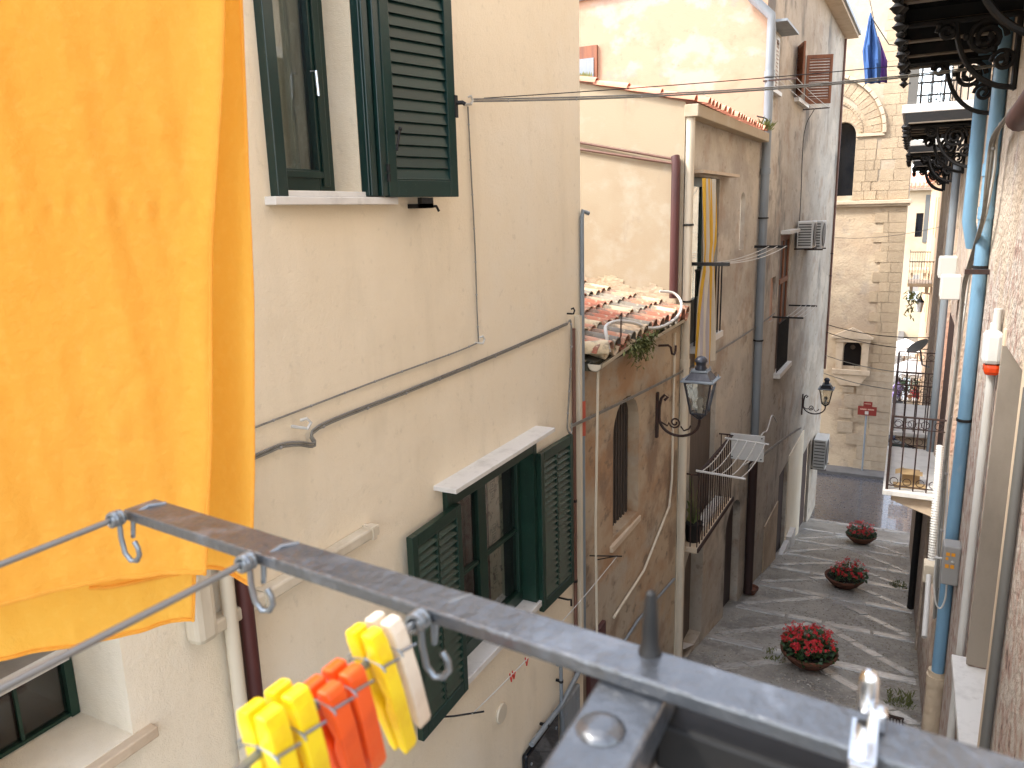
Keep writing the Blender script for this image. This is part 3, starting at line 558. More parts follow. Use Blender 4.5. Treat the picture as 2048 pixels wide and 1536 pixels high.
def S(y): return (y-6.4)*1.00017
# ================================================================== MIDDLE HOUSE (sunlit yellow flank, striped curtain)
h3 = thing('middle_house', 'middle house with sunlit yellow side wall, stained front and tiled roof edge', 'house', (-2.55,12,-7.0))
g = MB(); wall(g, O2, DF, S(9.65), S(14.5), -8.4, 1.10, [(S(10.08),S(11.50),-1.80,.40,.09), (S(12.95),S(13.30),-.68,.10,.07,.13), (S(10.25),S(11.70),-4.62,-2.45,.08), (S(10.15),S(11.2),-6.6,-5.1,.2,.25), (S(12.75),S(13.95),-7.6,-5.55,.16,.38)]); g.build('front_wall', m_tan2, h3)
g = MB(); g.poly((-2.54,9.65,-8),(-8,9.65,-8),(-8,9.65,2.62),(-2.54,9.65,1.25)); g.build('side_wall', m_yel, h3)
g = MB(); g.poly((-2.35,9.62,1.22),(-2.35,14.5,1.22),(-8,14.5,2.64),(-8,9.62,2.64)); rf = g.build('roof', m_tile2, h3)
ibeam(9.60,14.2,0,.17,1.07,1.215).build('eaves_fascia', m_yel, h3, bevel=.01)
ver = mesh_of(barrel(.46,.075,.06), 'verge', m_tile2, True); sb = math.atan(.25)
for k in range(9):
    x = -2.42-k*.42; inst(ver, 'tile', rf, Matrix.Translation((x, 9.66, 1.235+(-2.35-x)*.25)) @ Matrix.Rotation(sb-.05,4,'Y'))
for k in range(21):
    y = 9.88+k*.205
    for j in range(3): x = -2.30+rnd.uniform(-.02,.02)-j*.4; inst(ver, 'tile', rf, Matrix.Translation((x, y, 1.245+(-2.35-x)*.25)) @ Matrix.Rotation(sb-.03,4,'Y'))
# patch of rough dirty render above the low roof
g = MB(); n = 26; top = [(-4.9+2.3*i/n) for i in range(n+1)]
for i in range(n):
    a, b = top[i], top[i+1]; za, zb = rz(a)+.02, rz(b)+.02; ha = .17+.06*math.sin(i*.9)+.05*rnd.random(); hb = ha if i == n-1 else ha
    g.poly((a,9.640,za),(b,9.640,zb),(b,9.640,zb+hb),(a,9.640,za+ha))
g.build('rough_skirting_render', m_chpl, h3)
# tall window with striped curtain
X0 = fx(10.8)-.07; wn = MB()
for a, b in ((10.08,10.2),(10.72,10.84),(11.38,11.5)): wn.box(X0-.03,X0+.03,a,b,-1.8,.40)
wn.box(X0-.03,X0+.03,10.2,11.38,.28,.40); wn.box(X0-.03,X0+.03,10.2,11.38,-1.8,-1.2)
o = wn.build('window', m_green, h3)
for a, b in ((10.2,10.72),(10.84,11.38)): MB().box(X0-.01,X0,a,b,-1.2,.28).build('pane', m_glass, o)
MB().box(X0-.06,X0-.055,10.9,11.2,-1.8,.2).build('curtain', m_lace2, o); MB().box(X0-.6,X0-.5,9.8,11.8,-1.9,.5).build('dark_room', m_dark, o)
ibeam(9.95,12.05,0,.16,.43,.47).build('window_canopy', m_carv, h3)
ibeam(10.0,11.6,-.05,.10,-1.88,-1.795).build('sill', m_marble, h3)
rl = ibeam(10.05,11.55,.055,.075,-.80,-.78).build('window_railing', m_iron, h3)
for k in range(9):
    y = 10.08+k*.18; ibeam(y,y+.018,.055,.073,-1.80,-.80).build('bar', m_iron, rl)
MB().box(fx(10.9)-.12,fx(10.9)-.06,10.25,11.7,-4.62,-2.45).build('balcony_door', m_wood2, h3)
MB().box(fx(13)-.18,fx(13)-.12,12.75,13.95,-7.7,-5.1).build('door', m_brdoor, h3); MB().box(fx(10.6)-.24,fx(10.6)-.18,10.1,11.25,-6.8,-4.8).build('door', m_wood2, h3)
g = MB(); g.add([(fx(10.3),10.2,-6.35),(fx(10.3)+.02,11.15,-6.75),(fx(10.3)-.4,11.15,-6.75),(fx(10.3)-.4,10.2,-6.35)],[(0,1,2,3)]); g.build('sloping_slab', m_marble, h3); MB().box(-2.55,-2.44,12.7,14.0,-7.72,-7.45).build('door_step', m_marble, h3)
# striped curtain hanging outside the window
t = thing('striped_curtain', 'yellow, grey and white striped curtain tied in front of the tall window', 'curtain', (-2.4,10.1,-2.0))
zs = [.36,.1,-.2,-.45,-.62,-.70,-.80,-1.0,-1.3,-1.6,-1.85,-2.06]; wl = [(a-.14,b+.12) for a, b in [(9.92,10.36),(9.93,10.40),(9.97,10.44),(10.02,10.42),(10.07,10.36),(10.10,10.33),(10.08,10.34),(10.0,10.38),(9.93,10.44),(9.90,10.48),(9.88,10.52),(9.86,10.54)]]
NS = 36
def cpt(i, u):
    a, b = wl[i]; y = a+(b-a)*u; k = .035*(1 if i not in (4,5) else .5); return (fx(y)+.19+k*math.sin(u*19+i*.3)+.012*math.sin(u*43), y, zs[i])
pat = [0,2,1,2,0,2,1,0,2,1,2,0]
for q, mt in enumerate((m_stripeY, m_stripeG, m_stripeW)):
    g = MB()
    for j in range(NS):
        if pat[(j*len(pat))//NS] != q: continue
        for i in range(len(zs)-1): g.poly(cpt(i,j/NS),cpt(i,(j+1)/NS),cpt(i+1,(j+1)/NS),cpt(i+1,j/NS))
    g.build('stripe', mt, t, smooth=True)
MB().tube([(fx(10.2)+.16,10.06,-.66),(fx(10.2)+.19,10.2,-.68),(fx(10.2)+.15,10.36,-.66)], .012, 6).build('tie', m_stripeY, t)
# drying racks on the facades
def rack(label, ya, yb, z, L, n=4, mt=None, off=0, sagd=.08, thick=.012, dark=True):
    t = thing('drying_rack', label, 'drying rack', (fx(ya), ya, z-.02), 'wall drying racks'); ma = mt or m_rust
    for y in (ya, yb): ibeam(y-thick, y+thick, off, off+L, z-thick, z+thick).build('arm', ma, t)
    for k in range(n):
        o = off+L*(.45+.52*k/max(1,n-1)); MB().tube(sag((fx(ya,o),ya,z+.01),(fx(yb,o),yb,z+.01),sagd), .006, 5).build('cord', m_white, t)
    return t
rack('dark drying rack with sagging white cords by the striped curtain', 9.82, 14.22, -.69, .55, 3, m_iron, sagd=.06, thick=.022)
rack('dark drying rack in front of the tall brown window', 16.4, 18.5, -2.22, .6, 4, m_iron, sagd=.02, thick=.016)
rack('rusty drying rack under the top floor louvred windows', 14.35, 19.05, 2.08, .55, 3, m_rust, sagd=.03)
# shallow iron balcony with white rack
bal = thing('iron_balcony', 'shallow rusty iron balcony above the arched doorway on the left', 'balcony', (fx(11,.1),11,-4.7))
ibeam(9.88,12.02,.005,.24,-4.66,-4.58).build('slab', m_carv, bal, bevel=.01); ibeam(9.85,12.05,.24,.26,-4.63,-4.57).build('slab_edge', m_rust, bal)
ibeam(9.9,12.0,.20,.235,-3.52,-3.49).build('handrail', m_rust, bal)
for y in (9.9,11.985): ibeam(y,y+.02,.0,.235,-3.535,-3.515).build('handrail', m_rust, bal)
for k in range(16): y = 9.92+k*.137; ibeam(y,y+.014,.21,.224,-4.58,-3.52).build('bar', m_rust, bal)
for o in (.03,.12):
    for y in (9.905,11.99): ibeam(y,y+.014,o,o+.014,-4.58,-3.53).build('bar', m_rust, bal)
g = MB(); g.lathe([(.09,0),(.13,.26),(.14,.28),(.12,.28),(.11,.25),(.001,.25)], (fx(10.1,.11),10.12,-4.578), 12); g.build('plant_pot', m_iron, smooth=True, label='black plastic plant pot standing on the iron balcony', cat='plant pot')
g = MB()
for i in range(30):
    a = rnd.uniform(0,6.28); p = Vector((fx(10.1,.11),10.12,-4.33)); q = p+Vector((math.cos(a)*.1,math.sin(a)*.22,rnd.uniform(.05,.8))); mdl = p.lerp(q,.6)+Vector((0,0,.12)); s = Vector((0,.012,0)); g.add([p-s*.5,p+s*.5,mdl+s,q,mdl-s],[(0,1,2,3,4)])
g.build('trailing_plant', m_weed, label='thin trailing plant growing from the black balcony pot', cat='plant')
g = MB(); g.box(fx(10.9,.03),fx(10.9,.17),10.5,11.8,-4.578,-4.50); g.build('white_tray', m_marble, label='long white tray lying on the iron balcony floor', cat='tray')
t = thing('drying_rack', 'white folding drying rack with cords hooked on the iron balcony', 'drying rack', (fx(10.6,.5),10.6,-3.5), 'wall drying racks')
for y in (9.84,11.5): MB().tube([(fx(y,.20),y,-3.44),(fx(y,.85),y,-3.47)], .017, 6).build('arm', m_white, t, smooth=True); 
for k in range(5):
    o = .26+.135*k; MB().tube(sag((fx(9.84,o),9.84,-3.45),(fx(11.5,o),11.5,-3.45),.07), .007, 5).build('cord', m_white, t)
t = thing('white_board', 'white rectangular board hung beside the balcony drying rack', 'board', (fx(11.9,.45),11.9,-3.9))
MB().box(fx(11.9,.2),fx(11.9,.72),11.88,11.90,-3.88,-3.46).build('panel', m_acw, t, bevel=.006); g = MB()
for o in (.24,.68):
    for z in (-3.84,-3.50): g.cyl((fx(11.9,o),11.872,z),(fx(11.9,o),11.88,z),.012,6)
g.build('bolt', m_iron, t)
# downpipes
pipe('drain_pipe', 'cream downpipe at the near corner of the middle house', m_cpipe, [(fx(9.68,.06),9.68,1.07),(fx(9.68,.06),9.68,-6.4)], .055, clamps=[(fx(9.68,.06),9.68,-.2),(fx(9.68,.06),9.68,-1.15)], collars=[(fx(9.68,.06),9.68,-1.95)])
pipe('drain_pipe', 'maroon downpipe just left of the cream one', m_brpipe, [(-2.64,9.59,.62),(-2.62,9.57,.55),(-2.62,9.57,-1.1)], .055)
for k, z in enumerate((.0,.085)):
    pipe('gas_pipe', ['lower','upper'][k]+' of two brown pipes crossing the sunlit yellow wall', m_brgas, [(-6,9.62,1.30+z),(-4.0,9.62,.80+z),(-2.66,9.60,.54+z*.6)], .016, group='brown pipes on the yellow wall')
pipe('conduit', 'thin yellow conduit running down beside the cream downpipe', m_cpipe, [(fx(9.3,.03),9.3,-1.5),(fx(9.3,.03),9.3,-3.4),(fx(9.2,.03),9.2,-3.75),(fx(8.2,.03),8.2,-4.2),(fx(7.2,.03),7.2,-4.3)], .016)
pipe('conduit', 'grey conduit slanting low across the low house wall', m_gpipe, [(fx(9.5,.03),9.5,-4.9),(fx(8.0,.03),8.0,-4.75),(fx(7.0,.03),7.0,-4.8)], .018)
pipe('drain_pipe', 'long grey zinc downpipe between the middle and the tall house', m_gpipe, [(fx(14.2,.02)-.45,14.30,3.62),(fx(14.45,.09),14.35,3.1),(fx(14.45,.09),14.4,2.9),(fx(14.5,.09),14.45,-1.0),(fx(14.55,.09),14.55,-4.5)], .075, clamps=[(fx(14.45,.09),14.43,-.2),(fx(14.5,.09),14.48,-2.4)], collars=[(fx(14.45,.09),14.4,2.2),(fx(14.45,.09),14.43,.6)])
pipe('drain_pipe', 'dark brown lower pipe standing in the alley below the zinc one', m_brdoor, [(fx(14.55,.09),14.52,-4.5),(fx(14.55,.09),14.55,-7.5)], .085)
cable('black cable hanging loosely down beside the zinc downpipe', [(fx(14.2,.1),13.4,1.42),(fx(14.3,.12),14.3,1.42),(fx(14.8,.06),14.75,1.1),(fx(14.8,.03),14.8,.3),(fx(14.85,.03),14.85,-1.2),(fx(14.85,.03),14.85,-2.2)], .012, mt=m_iron)
# rope/cable from cream house corner to the tall house
cable('twisted grey cable crossing from the cream house to the tall house', sag((-2.55,6.05,-1.86),(fx(16.4,.04),16.4,-2.15),.10,20), .009, 'street_cable', clips=12, twin=True)
cable('looped cable bundle running past the second street lamp', sag((fx(12.2,.45),12.2,-4.1),(fx(21.5,.05),21.4,-5.9),-.05,16), .014, 'street_cable', clips=8, twin=True)
cable('loose pale cable curving below the white board', [(fx(12.3,.35),12.3,-4.1),(fx(13.2,.3),13.2,-4.25),(fx(14.2,.28),14.2,-4.1),(fx(15.2,.2),15.2,-4.3),(fx(16,.15),16.0,-4.2),(fx(17,.1),17.0,-4.6)], .012, 'street_cable', mt=m_white)
g = MB()
for i in range(90):
    a = rnd.uniform(0,6.28); p = Vector((fx(14.0,.1)+rnd.uniform(-.05,.1),13.95+rnd.uniform(-.2,.3),1.25)); d = Vector((math.cos(a)*.5,math.sin(a),rnd.uniform(.3,1.3))).normalized()*rnd.uniform(.1,.26); s = Vector((.012,.012,0)); g.add([p,p+d*.5+s,p+d,p+d*.5-s],[(0,1,2,3)])
g.build('roof_weeds', m_weed, label='yellowish weeds growing at the end of the middle house gutter', cat='plant')

# ================================================================== TALL HOUSE
h4 = thing('tall_house', 'tall stained beige house with peach side wall and louvred windows', 'house', (-2.4,20,-9.5))
g = MB(); wall(g, O2, DF, S(14.5), S(26.6), -11.5, 5.0, [(S(16.95),S(18.35),-3.50,-.60,.07), (S(14.85),S(15.70),2.05,3.0,.12), (S(17.85),S(19.1),2.2,3.2,.08), (S(18.4),S(19.7),-9.1,-6.3,.09), (S(22.4),S(24.4),-10.3,-7.0,.09), (S(16.0),S(16.6),-3.2+.9,-1.4,.06)])
g.build('front_wall', m_tan2, h4)
xe = fx(26.6); g = MB(); g.poly((xe,26.6,-11.5),(xe,26.6,5.0),(-9,26.6,5.0),(-9,26.6,-11.5)); g.build('end_wall', m_tan2, h4)
g = MB(); g.poly((fx(14.5),14.5,.5),(fx(14.5),14.5,5.0),(-4.6,14.5,3.86),(-9,14.5,3.74),(-9,14.5,.5)); sw = g.build('side_wall', m_peach, h4)
g = MB(); g.poly((fx(14.5)+.38,14.4,5.06),(fx(26.9)+.38,26.9,5.06),(-6,26.9,6.4),(-6,14.4,6.4)); g.build('roof', m_tile2, h4)
ibeam(14.5,26.85,0,.36,4.86,5.0).build('eaves', m_carv, h4); ibeam(14.5,26.9,.30,.42,4.94,5.04).build('gutter', m_gpipe, h4)
g = MB(); g.prism([(-9,14.42,3.74),(-4.6,14.42,3.86),(-4.6,14.42,3.93),(-9,14.42,3.81)], (0,.3,0)); g.build('coping', m_gpipe, h4)
g = MB(); g.box(-6.2,-5.5,14.44,14.497,2.36,3.02); sw2 = g.build('window', m_wood, h4)
MB().box(-6.14,-5.56,14.425,14.438,2.40,2.80).build('pane', m_gpipe, sw2); MB().box(-6.25,-5.45,14.40,14.49,2.30,2.355).build('sill', m_carv, sw2)
g = MB()
for i in range(60): p = Vector((-5.85+rnd.uniform(-.22,.25),14.36,2.36)); d = Vector((rnd.uniform(-.08,.08),rnd.uniform(-.05,.02),rnd.uniform(.08,.24))); s = Vector((.02,0,.01)); g.add([p,p+d*.6+s,p+d,p+d*.6-s],[(0,1,2,3)])
g.build('window_plant', m_weed, label='small plant on the sill of the peach wall window', cat='plant')
# tall brown window
X0 = fx(17.6)-.05; wn = MB()
for a, b in ((16.95,17.07),(17.60,17.70),(18.23,18.35)): wn.box(X0-.03,X0+.03,a,b,-3.5,-.6)
wn.box(X0-.03,X0+.03,17.07,18.23,-.72,-.6); wn.box(X0-.04,X0+.05,17.07,18.23,-1.62,-1.52); o = wn.build('window', m_wood, h4)
MB().box(X0-.02,X0-.0,17.07,18.23,-3.5,-.72).build('pane', m_brdoor, o)
ibeam(16.85,18.45,0,.14,-3.60,-3.50).build('sill', m_marble, h4); ibeam(16.9,18.4,0,.18,-.57,-.50).build('window_canopy', m_white, h4)
rl = ibeam(16.97,18.33,.03,.05,-2.45,-2.43).build('window_railing', m_iron, h4)
for k in range(10): y = 17.0+k*.145; ibeam(y,y+.02,.03,.05,-3.5,-2.45).build('bar', m_iron, rl)
# top louvred windows
def slats(par, y0, y1, z0, z1, off, n, mt, fm):
    g = MB(); ibeam(y0,y0+.07,off-.02,off+.02,z0,z1,g); ibeam(y1-.07,y1,off-.02,off+.02,z0,z1,g); ibeam(y0+.07,y1-.07,off-.02,off+.02,z0,z0+.07,g); ibeam(y0+.07,y1-.07,off-.02,off+.02,z1-.07,z1,g)
    o = g.build('shutter', fm, par)
    for i in range(n):
        z = z0+.07+(z1-z0-.14)*(i+.5)/n; MB().obox((fx((y0+y1)/2,off),(y0+y1)/2,z),(.018,0,-.018),(.0009*(y1-y0),(y1-y0)/2-.07,0),(.003,0,.003)).build('slat', mt, o)
slats(h4, 14.87,15.27, 2.06,2.99, .0, 12, m_wood, m_white); slats(h4, 15.29,15.69, 2.06,2.99, .0, 12, m_wood, m_white)
ibeam(14.65,15.95,0,.30,3.06,3.10).build('window_canopy', m_gpipe, h4); ibeam(14.8,15.8,0,.08,1.98,2.05).build('sill', m_marble, h4)
MB().box(fx(18.4)-.10,fx(18.4)-.06,17.85,19.1,2.2,3.2).build('window', m_brdoor, h4); ibeam(17.75,19.2,0,.10,2.12,2.2).build('sill', m_marble, h4)
# open wooden shutter leaf standing out from the wall
shutter(h4, (fx(19.1)+.02,19.1), 70, .55, 2.2, 3.22, 14, 1, m_wood, .04, .06, .07, 40)
shutter(h4, (fx(17.85)+.02,17.85), 160, .55, 2.2, 3.2, 14, 1, m_wood, .04, .06, .07, 40, -1)
MB().box(fx(19)-.12,fx(19)-.07,18.4,19.7,-9.4,-6.3).build('door', m_brdoor, h4); MB().box(fx(23)-.13,fx(23)-.07,22.4,24.4,-10.4,-7.0).build('door', m_brdoor, h4)
ibeam(19.9,20.6,0,.16,-9.0,-8.45).build('door_step', m_marble, h4); ibeam(18.3,19.8,0,.12,-9.0,-8.50).build('door_step', m_marble, h4)
ibeam(19.75,22.35,0,.03,-10,-6.2).build('cream_plaster_panel', m_cream, h4); ibeam(16.6,18.3,0,.025,-8.9,-6.9).build('patched_plaster_panel', m_chpl, h4)
# niche holes
MB().box(fx(16.3)-.09,fx(16.3)-.05,15.95,16.65,-2.35,-1.35).build('bricked_niche', m_rterra, h4)
pipe('conduit', 'thin brown conduit down the far corner of the tall house', m_brgas, [(fx(26.4,.05),26.4,4.8),(fx(26.4,.05),26.4,-5.2)], .035, clamps=[(fx(26.4,.05),26.4,-1.5),(fx(26.4,.05),26.4,-2.2)])
cable('black wire hanging below the top rack on the tall house', [(fx(19.05,.25),19.05,2.1),(fx(19.3,.03),19.2,1.6),(fx(19.3,.02),19.3,.2),(fx(19.35,.02),19.3,-.4)], .008, mt=m_iron)
def ac(label, y0, y1, z0, z1, o0=.06, o1=.40):
    t = thing('air_conditioner', label, 'air conditioner', (fx((y0+y1)/2,o0),(y0+y1)/2,z0-.06), 'outdoor air conditioning units')
    ibeam(y0,y1,o0,o1,z0,z1).build('casing', m_acw, t, bevel=.015)
    ym = y0+(y1-y0)*.4; r = (z1-z0)*.42
    MB().lathe([(r,.0),(r*1.05,.012),(r*.95,.014),(r*.95,.004),(.001,.004)], (fx(ym,o1)+.003,ym,(z0+z1)/2), 18, (1,0,0)).build('fan_guard', m_acg, t, smooth=True)
    nb = 9
    for k in range(nb): # back/side louvres seen from the alley
        z = z0+.07+(z1-z0-.14)*k/(nb-1); MB().box(fx(y0,o0+.03),fx(y0,o1-.04),y0-.012,y0-.002,z-.016,z+.016).build('louvre', m_acg, t)
    for y in (y0+.08,y1-.08): ibeam(y-.015,y+.015,.0,o1+.03,z0-.035,z0-.005).build('bracket', m_rust, t)
    return t
ac('white air conditioner high on the tall house below the racks', 20.4, 21.2, -1.05, -.38)
ac('small white air conditioner half hidden behind the brown window canopy', 18.75, 19.35, -.95, -.35)
ac('white air conditioner low on the tall house beside the second lamp', 24.6, 25.45, -8.05, -7.1, .05, .42)
# ================================================================== STREET LAMPS
def street_lamp(label, y, z, L, iron, sc=1.0):
    x0 = fx(y); t = thing('street_lamp', label, 'street lamp', (x0,y,z-.6*sc), 'iron wall lamps'); xl = x0+L
    ibeam(y-.03*sc,y+.03*sc,.0,.03,z-.30*sc,z+.26*sc).build('wall_plate', m_rust, t, bevel=.008)
    P = []
    for k in range(15):
        a = math.pi*(1.0-k/14*1.0); P.append((x0+.04+(L-.04)*.5*(1+math.cos(a)), y, z-.05*sc-.20*sc*math.sin(a)))
    P = [(x0+.10*sc,y,z+.17*sc),(x0+.14*sc,y,z+.21*sc),(x0+.10*sc,y,z+.235*sc),(x0+.06*sc,y,z+.19*sc),(x0+.04*sc,y,z+.08*sc)]+P+[(xl,y,z+.02*sc)]
    MB().tube(P, .017*sc, 7).build('arm', m_rust, t, smooth=True)
    sp = []
    for k in range(26):
        a = k/25*math.pi*3.4; r = .075*sc*(1-k/25*.75); sp.append((x0+.23*sc+r*math.cos(a+2.4), y, z-.09*sc+r*math.sin(a+2.4)))
    MB().tube([(x0+.06*sc,y,z-.10*sc),(x0+.14*sc,y,z-.14*sc)]+sp[2:], .011*sc, 6).tube([(x0+.3*sc,y,z-.13*sc),(x0+.34*sc,y,z-.18*sc),(x0+.40*sc,y,z-.15*sc),(x0+.42*sc,y,z-.11*sc)], .010*sc, 6).build('scroll', m_rust, t, smooth=True)
    zb = z+.06*sc; zt = zb+.38*sc; hb, ht = .085*sc, .15*sc
    g = MB()
    for sx in (-1,1):
        for sy in (-1,1): g.tube([(xl+sx*hb,y+sy*hb,zb),(xl+sx*ht,y+sy*ht,zt)], .013*sc, 4); g.tube([(xl,y,zb-.09*sc),(xl+sx*hb,y+sy*hb,zb)], .011*sc, 4)
    for q, zz in ((hb,zb),(ht,zt)):
        pts = [(xl-q,y-q,zz),(xl+q,y-q,zz),(xl+q,y+q,zz),(xl-q,y+q,zz),(xl-q,y-q,zz)]
        for a, b in zip(pts, pts[1:]): g.tube([a,b], .012*sc, 4)
    g.tube([(xl,y,z+.02*sc),(xl,y,zb-.07*sc)], .02*sc, 8); g.build('lantern_frame', iron, t)
    cn = [(-1,-1),(1,-1),(1,1),(-1,1)]
    for k in range(4):
        a, b = cn[k], cn[(k+1)%4]; e = .94; P4 = [Vector((xl+a[0]*hb*e,y+a[1]*hb*e,zb+.01)),Vector((xl+b[0]*hb*e,y+b[1]*hb*e,zb+.01)),Vector((xl+b[0]*ht*e,y+b[1]*ht*e,zt-.01)),Vector((xl+a[0]*ht*e,y+a[1]*ht*e,zt-.01))]
        nrm = Vector((a[0]+b[0], a[1]+b[1], 0)).normalized()*-.004; MB().prism(P4, nrm).build('pane', m_lampglass, t)
    MB().lathe([(.03*sc,0),(.035*sc,.06*sc),(.02*sc,.07*sc),(.045*sc,.12*sc),(.04*sc,.17*sc),(.001,.2*sc)], (xl,y,zb-.01), 8).build('bulb', m_white, t, smooth=True)
    g = MB(); q = .19*sc; g.box(xl-q,xl+q,y-q,y+q,zt,zt+.022*sc); g.build('cap_plate', m_gpipe, t, bevel=.004)
    g = MB(); r0, r1 = .15*sc, .09*sc; z0, z1 = zt+.022*sc, zt+.11*sc
    V = [(xl+sx*r0,y+sy*r0,z0) for sx, sy in cn]+[(xl+sx*r1,y+sy*r1,z1) for sx, sy in cn]; g.add(V, [(0,1,5,4),(1,2,6,5),(2,3,7,6),(3,0,4,7),(4,5,6,7)]); g.build('hood', iron, t)
    g = MB(); q = .10*sc; g.box(xl-q,xl+q,y-q,y+q,z1,z1+.016*sc)
    for sx, sy in cn: g.cyl((xl+sx*q*.85,y+sy*q*.85,z1),(xl+sx*q*.85,y+sy*q*.85,z1+.045*sc),.008*sc,6); g.cyl((xl+sx*.165*sc,y+sy*.165*sc,zt),(xl+sx*.165*sc,y+sy*.165*sc,zt+.05*sc),.008*sc,6)
    g.build('top_plate', m_gpipe, t)
    MB().lathe([(.065*sc,0),(.07*sc,.02*sc),(.055*sc,.05*sc),(.06*sc,.085*sc),(.075*sc,.10*sc),(.07*sc,.125*sc),(.04*sc,.155*sc),(.001,.165*sc)], (xl,y,z1+.016*sc), 14).build('finial', m_lampiron, t, smooth=True)
    return t
street_lamp('rusty scrolled wall lamp on the low house, nearest lantern', 8.68, -2.38, .52, m_lampiron, 1.0)
street_lamp('smaller looking black wall lamp far down on the tall house', 21.7, -5.28, .60, m_iron, 1.05)
# terracotta bowl on the doorstep
MB().lathe([(.08,0),(.15,.12),(.16,.15),(.14,.15),(.12,.11),(.001,.10)], (fx(14.7,.12),14.65,Gz(14.65)+.0), 14).build('terracotta_pot', m_terra, smooth=True, label='small terracotta pot at the foot of the dark brown pipe', cat='plant pot')

# ================================================================== CHURCH
ch = thing('church', 'old stone church wall with blind arch closing the far end of the alley', 'church', (-2,31.2,-10.2))
g = MB(); wall(g, (-12,31.0), (1,0), 0, 11.79, -10.6, 10.0, [(9.15,9.98,.30,2.35,.35,.50), (10.05,10.66,-6.05,-5.28,.22,.30)])
wall(g, (-.21,31.0), (0,1), 0, 3.2, -11, 10.0); g.poly((-.21,34.2,-11),(-.21,34.2,10),(-12,34.2,10),(-12,34.2,-11)); g.build('wall', m_chpl, ch)
g = MB(); g.poly((-12,30.975,.12),(-.14,30.975,.12),(-.14,30.975,10),(-12,30.975,10)); 
ov = MB(); wall(ov, (-12,30.985), (1,0), 0, 11.802, .12, 10.0, [(9.15,9.98,.30,2.35,.05,.50)]); ov.poly((-.198,30.985,.12),(-.198,34.2,.12),(-.198,34.2,10),(-.198,30.985,10)); ov.build('upper_wall_face', m_chup, ch)
g = MB(); g.box(-2.9,-1.98,31.30,31.34,.2,3.0); g.build('window', m_carg, ch)
g = MB(); g.box(-12,-.08,30.80,31.0,-.02,.12); g.box(-12,-.12,30.86,31.0,-.10,-.02); g.build('cornice', m_carv, ch, bevel=.02)
unit = MB(); unit.add(st.v, st.f); ub = MB().box(-.5,.5,-.5,.5,-.5,.5); block_me = mesh_of(ub, 'stone_block', m_stone); block_me2 = mesh_of(ub, 'pale_stone_block', m_stone2)
def block(x0,x1,z0,z1,proud): 
    inst(block_me2 if z0 < -6.15 else block_me, 'stone_block', ch, Matrix.Translation(((x0+x1)/2, 30.985-proud/2+.01, (z0+z1)/2)) @ Matrix.Diagonal((x1-x0-.012, proud+.04, z1-z0-.012, 1)))
z = .14; row = 0
while z < 8.4:
    h = rnd.uniform(.30,.40); x = -.205
    lim = -1.05-.25*rnd.random()
    if z > 2.9: lim = -.95
    while x > lim:
        wd = rnd.uniform(.38,.72); x0 = x-wd
        if rnd.random() < .86 or x > -.25: block(x0, x, z, z+h, rnd.uniform(.002,.010))
        x = x0
    if z < 2.2:
        x = -2.02
        while x < -1.35-.12*(row%2):
            wd = rnd.uniform(.28,.42); block(x, x+wd, z, z+h, rnd.uniform(.008,.03)); x += wd
    z += h; row += 1
z = -6.1; row = 0
while z < -.3:
    h = rnd.uniform(.30,.42); x = -.205; lim = -.78-.32*(row%2)-.1*rnd.random()
    while x > lim:
        wd = rnd.uniform(.35,.6); block(max(x-wd, lim-.1), x, z, min(z+h,-.12), rnd.uniform(.008,.022)); x -= wd
    z += h; row += 1
z = -10.0
while z < -6.2:
    h = rnd.uniform(.42,.62); x = -.205; lim = -1.15-.5*rnd.random()
    while x > lim: wd = rnd.uniform(.45,.8); block(x-wd, x, z, z+h, rnd.uniform(.006,.02)) if rnd.random() < .8 else None; x -= wd
    z += h
for (x0,x1,z0,z1) in ((-1.75,-1.25,-7.55,-7.25),(-2.0,-1.5,-7.95,-7.6),(-1.45,-1.05,-8.0,-7.65),(-1.9,-1.5,-6.95,-6.7)): block(x0,x1,z0,z1,.03)
def arc_blocks(cx, cz, r0, r1, a0, a1, n, proud, mt, nm):
    for k in range(n):
        a = a0+(a1-a0)*k/n; b = a0+(a1-a0)*(k+1)/n-.012
        P = [(cx+r*math.cos(t_), 30.99-proud, cz+r*math.sin(t_)) for r, t_ in ((r0,a),(r1,a),(r1,(a+b)/2),(r1,b),(r0,b),(r0,(a+b)/2))]
        MB().prism(P, (0,proud+.03,0)).build(nm, mt, ch)
arc_blocks(-3.2,2.42,2.02,2.14,0.0,1.75,12,.14,m_carv,'hood_mould')
arc_blocks(-2.45,2.35,.50,.95,-.02,2.2,9,.03,m_stone,'voussoir')
arc_blocks(-3.2,2.42,1.50,1.98,0.02,1.5,11,.035,m_stone,'voussoir')
arc_blocks(-3.05,2.42,1.16,1.24,0.05,1.5,16,.06,m_stone,'dog_tooth')
MB().box(-2.02,-1.10,30.90,30.985,2.32,2.42).build('impost', m_carv, ch)
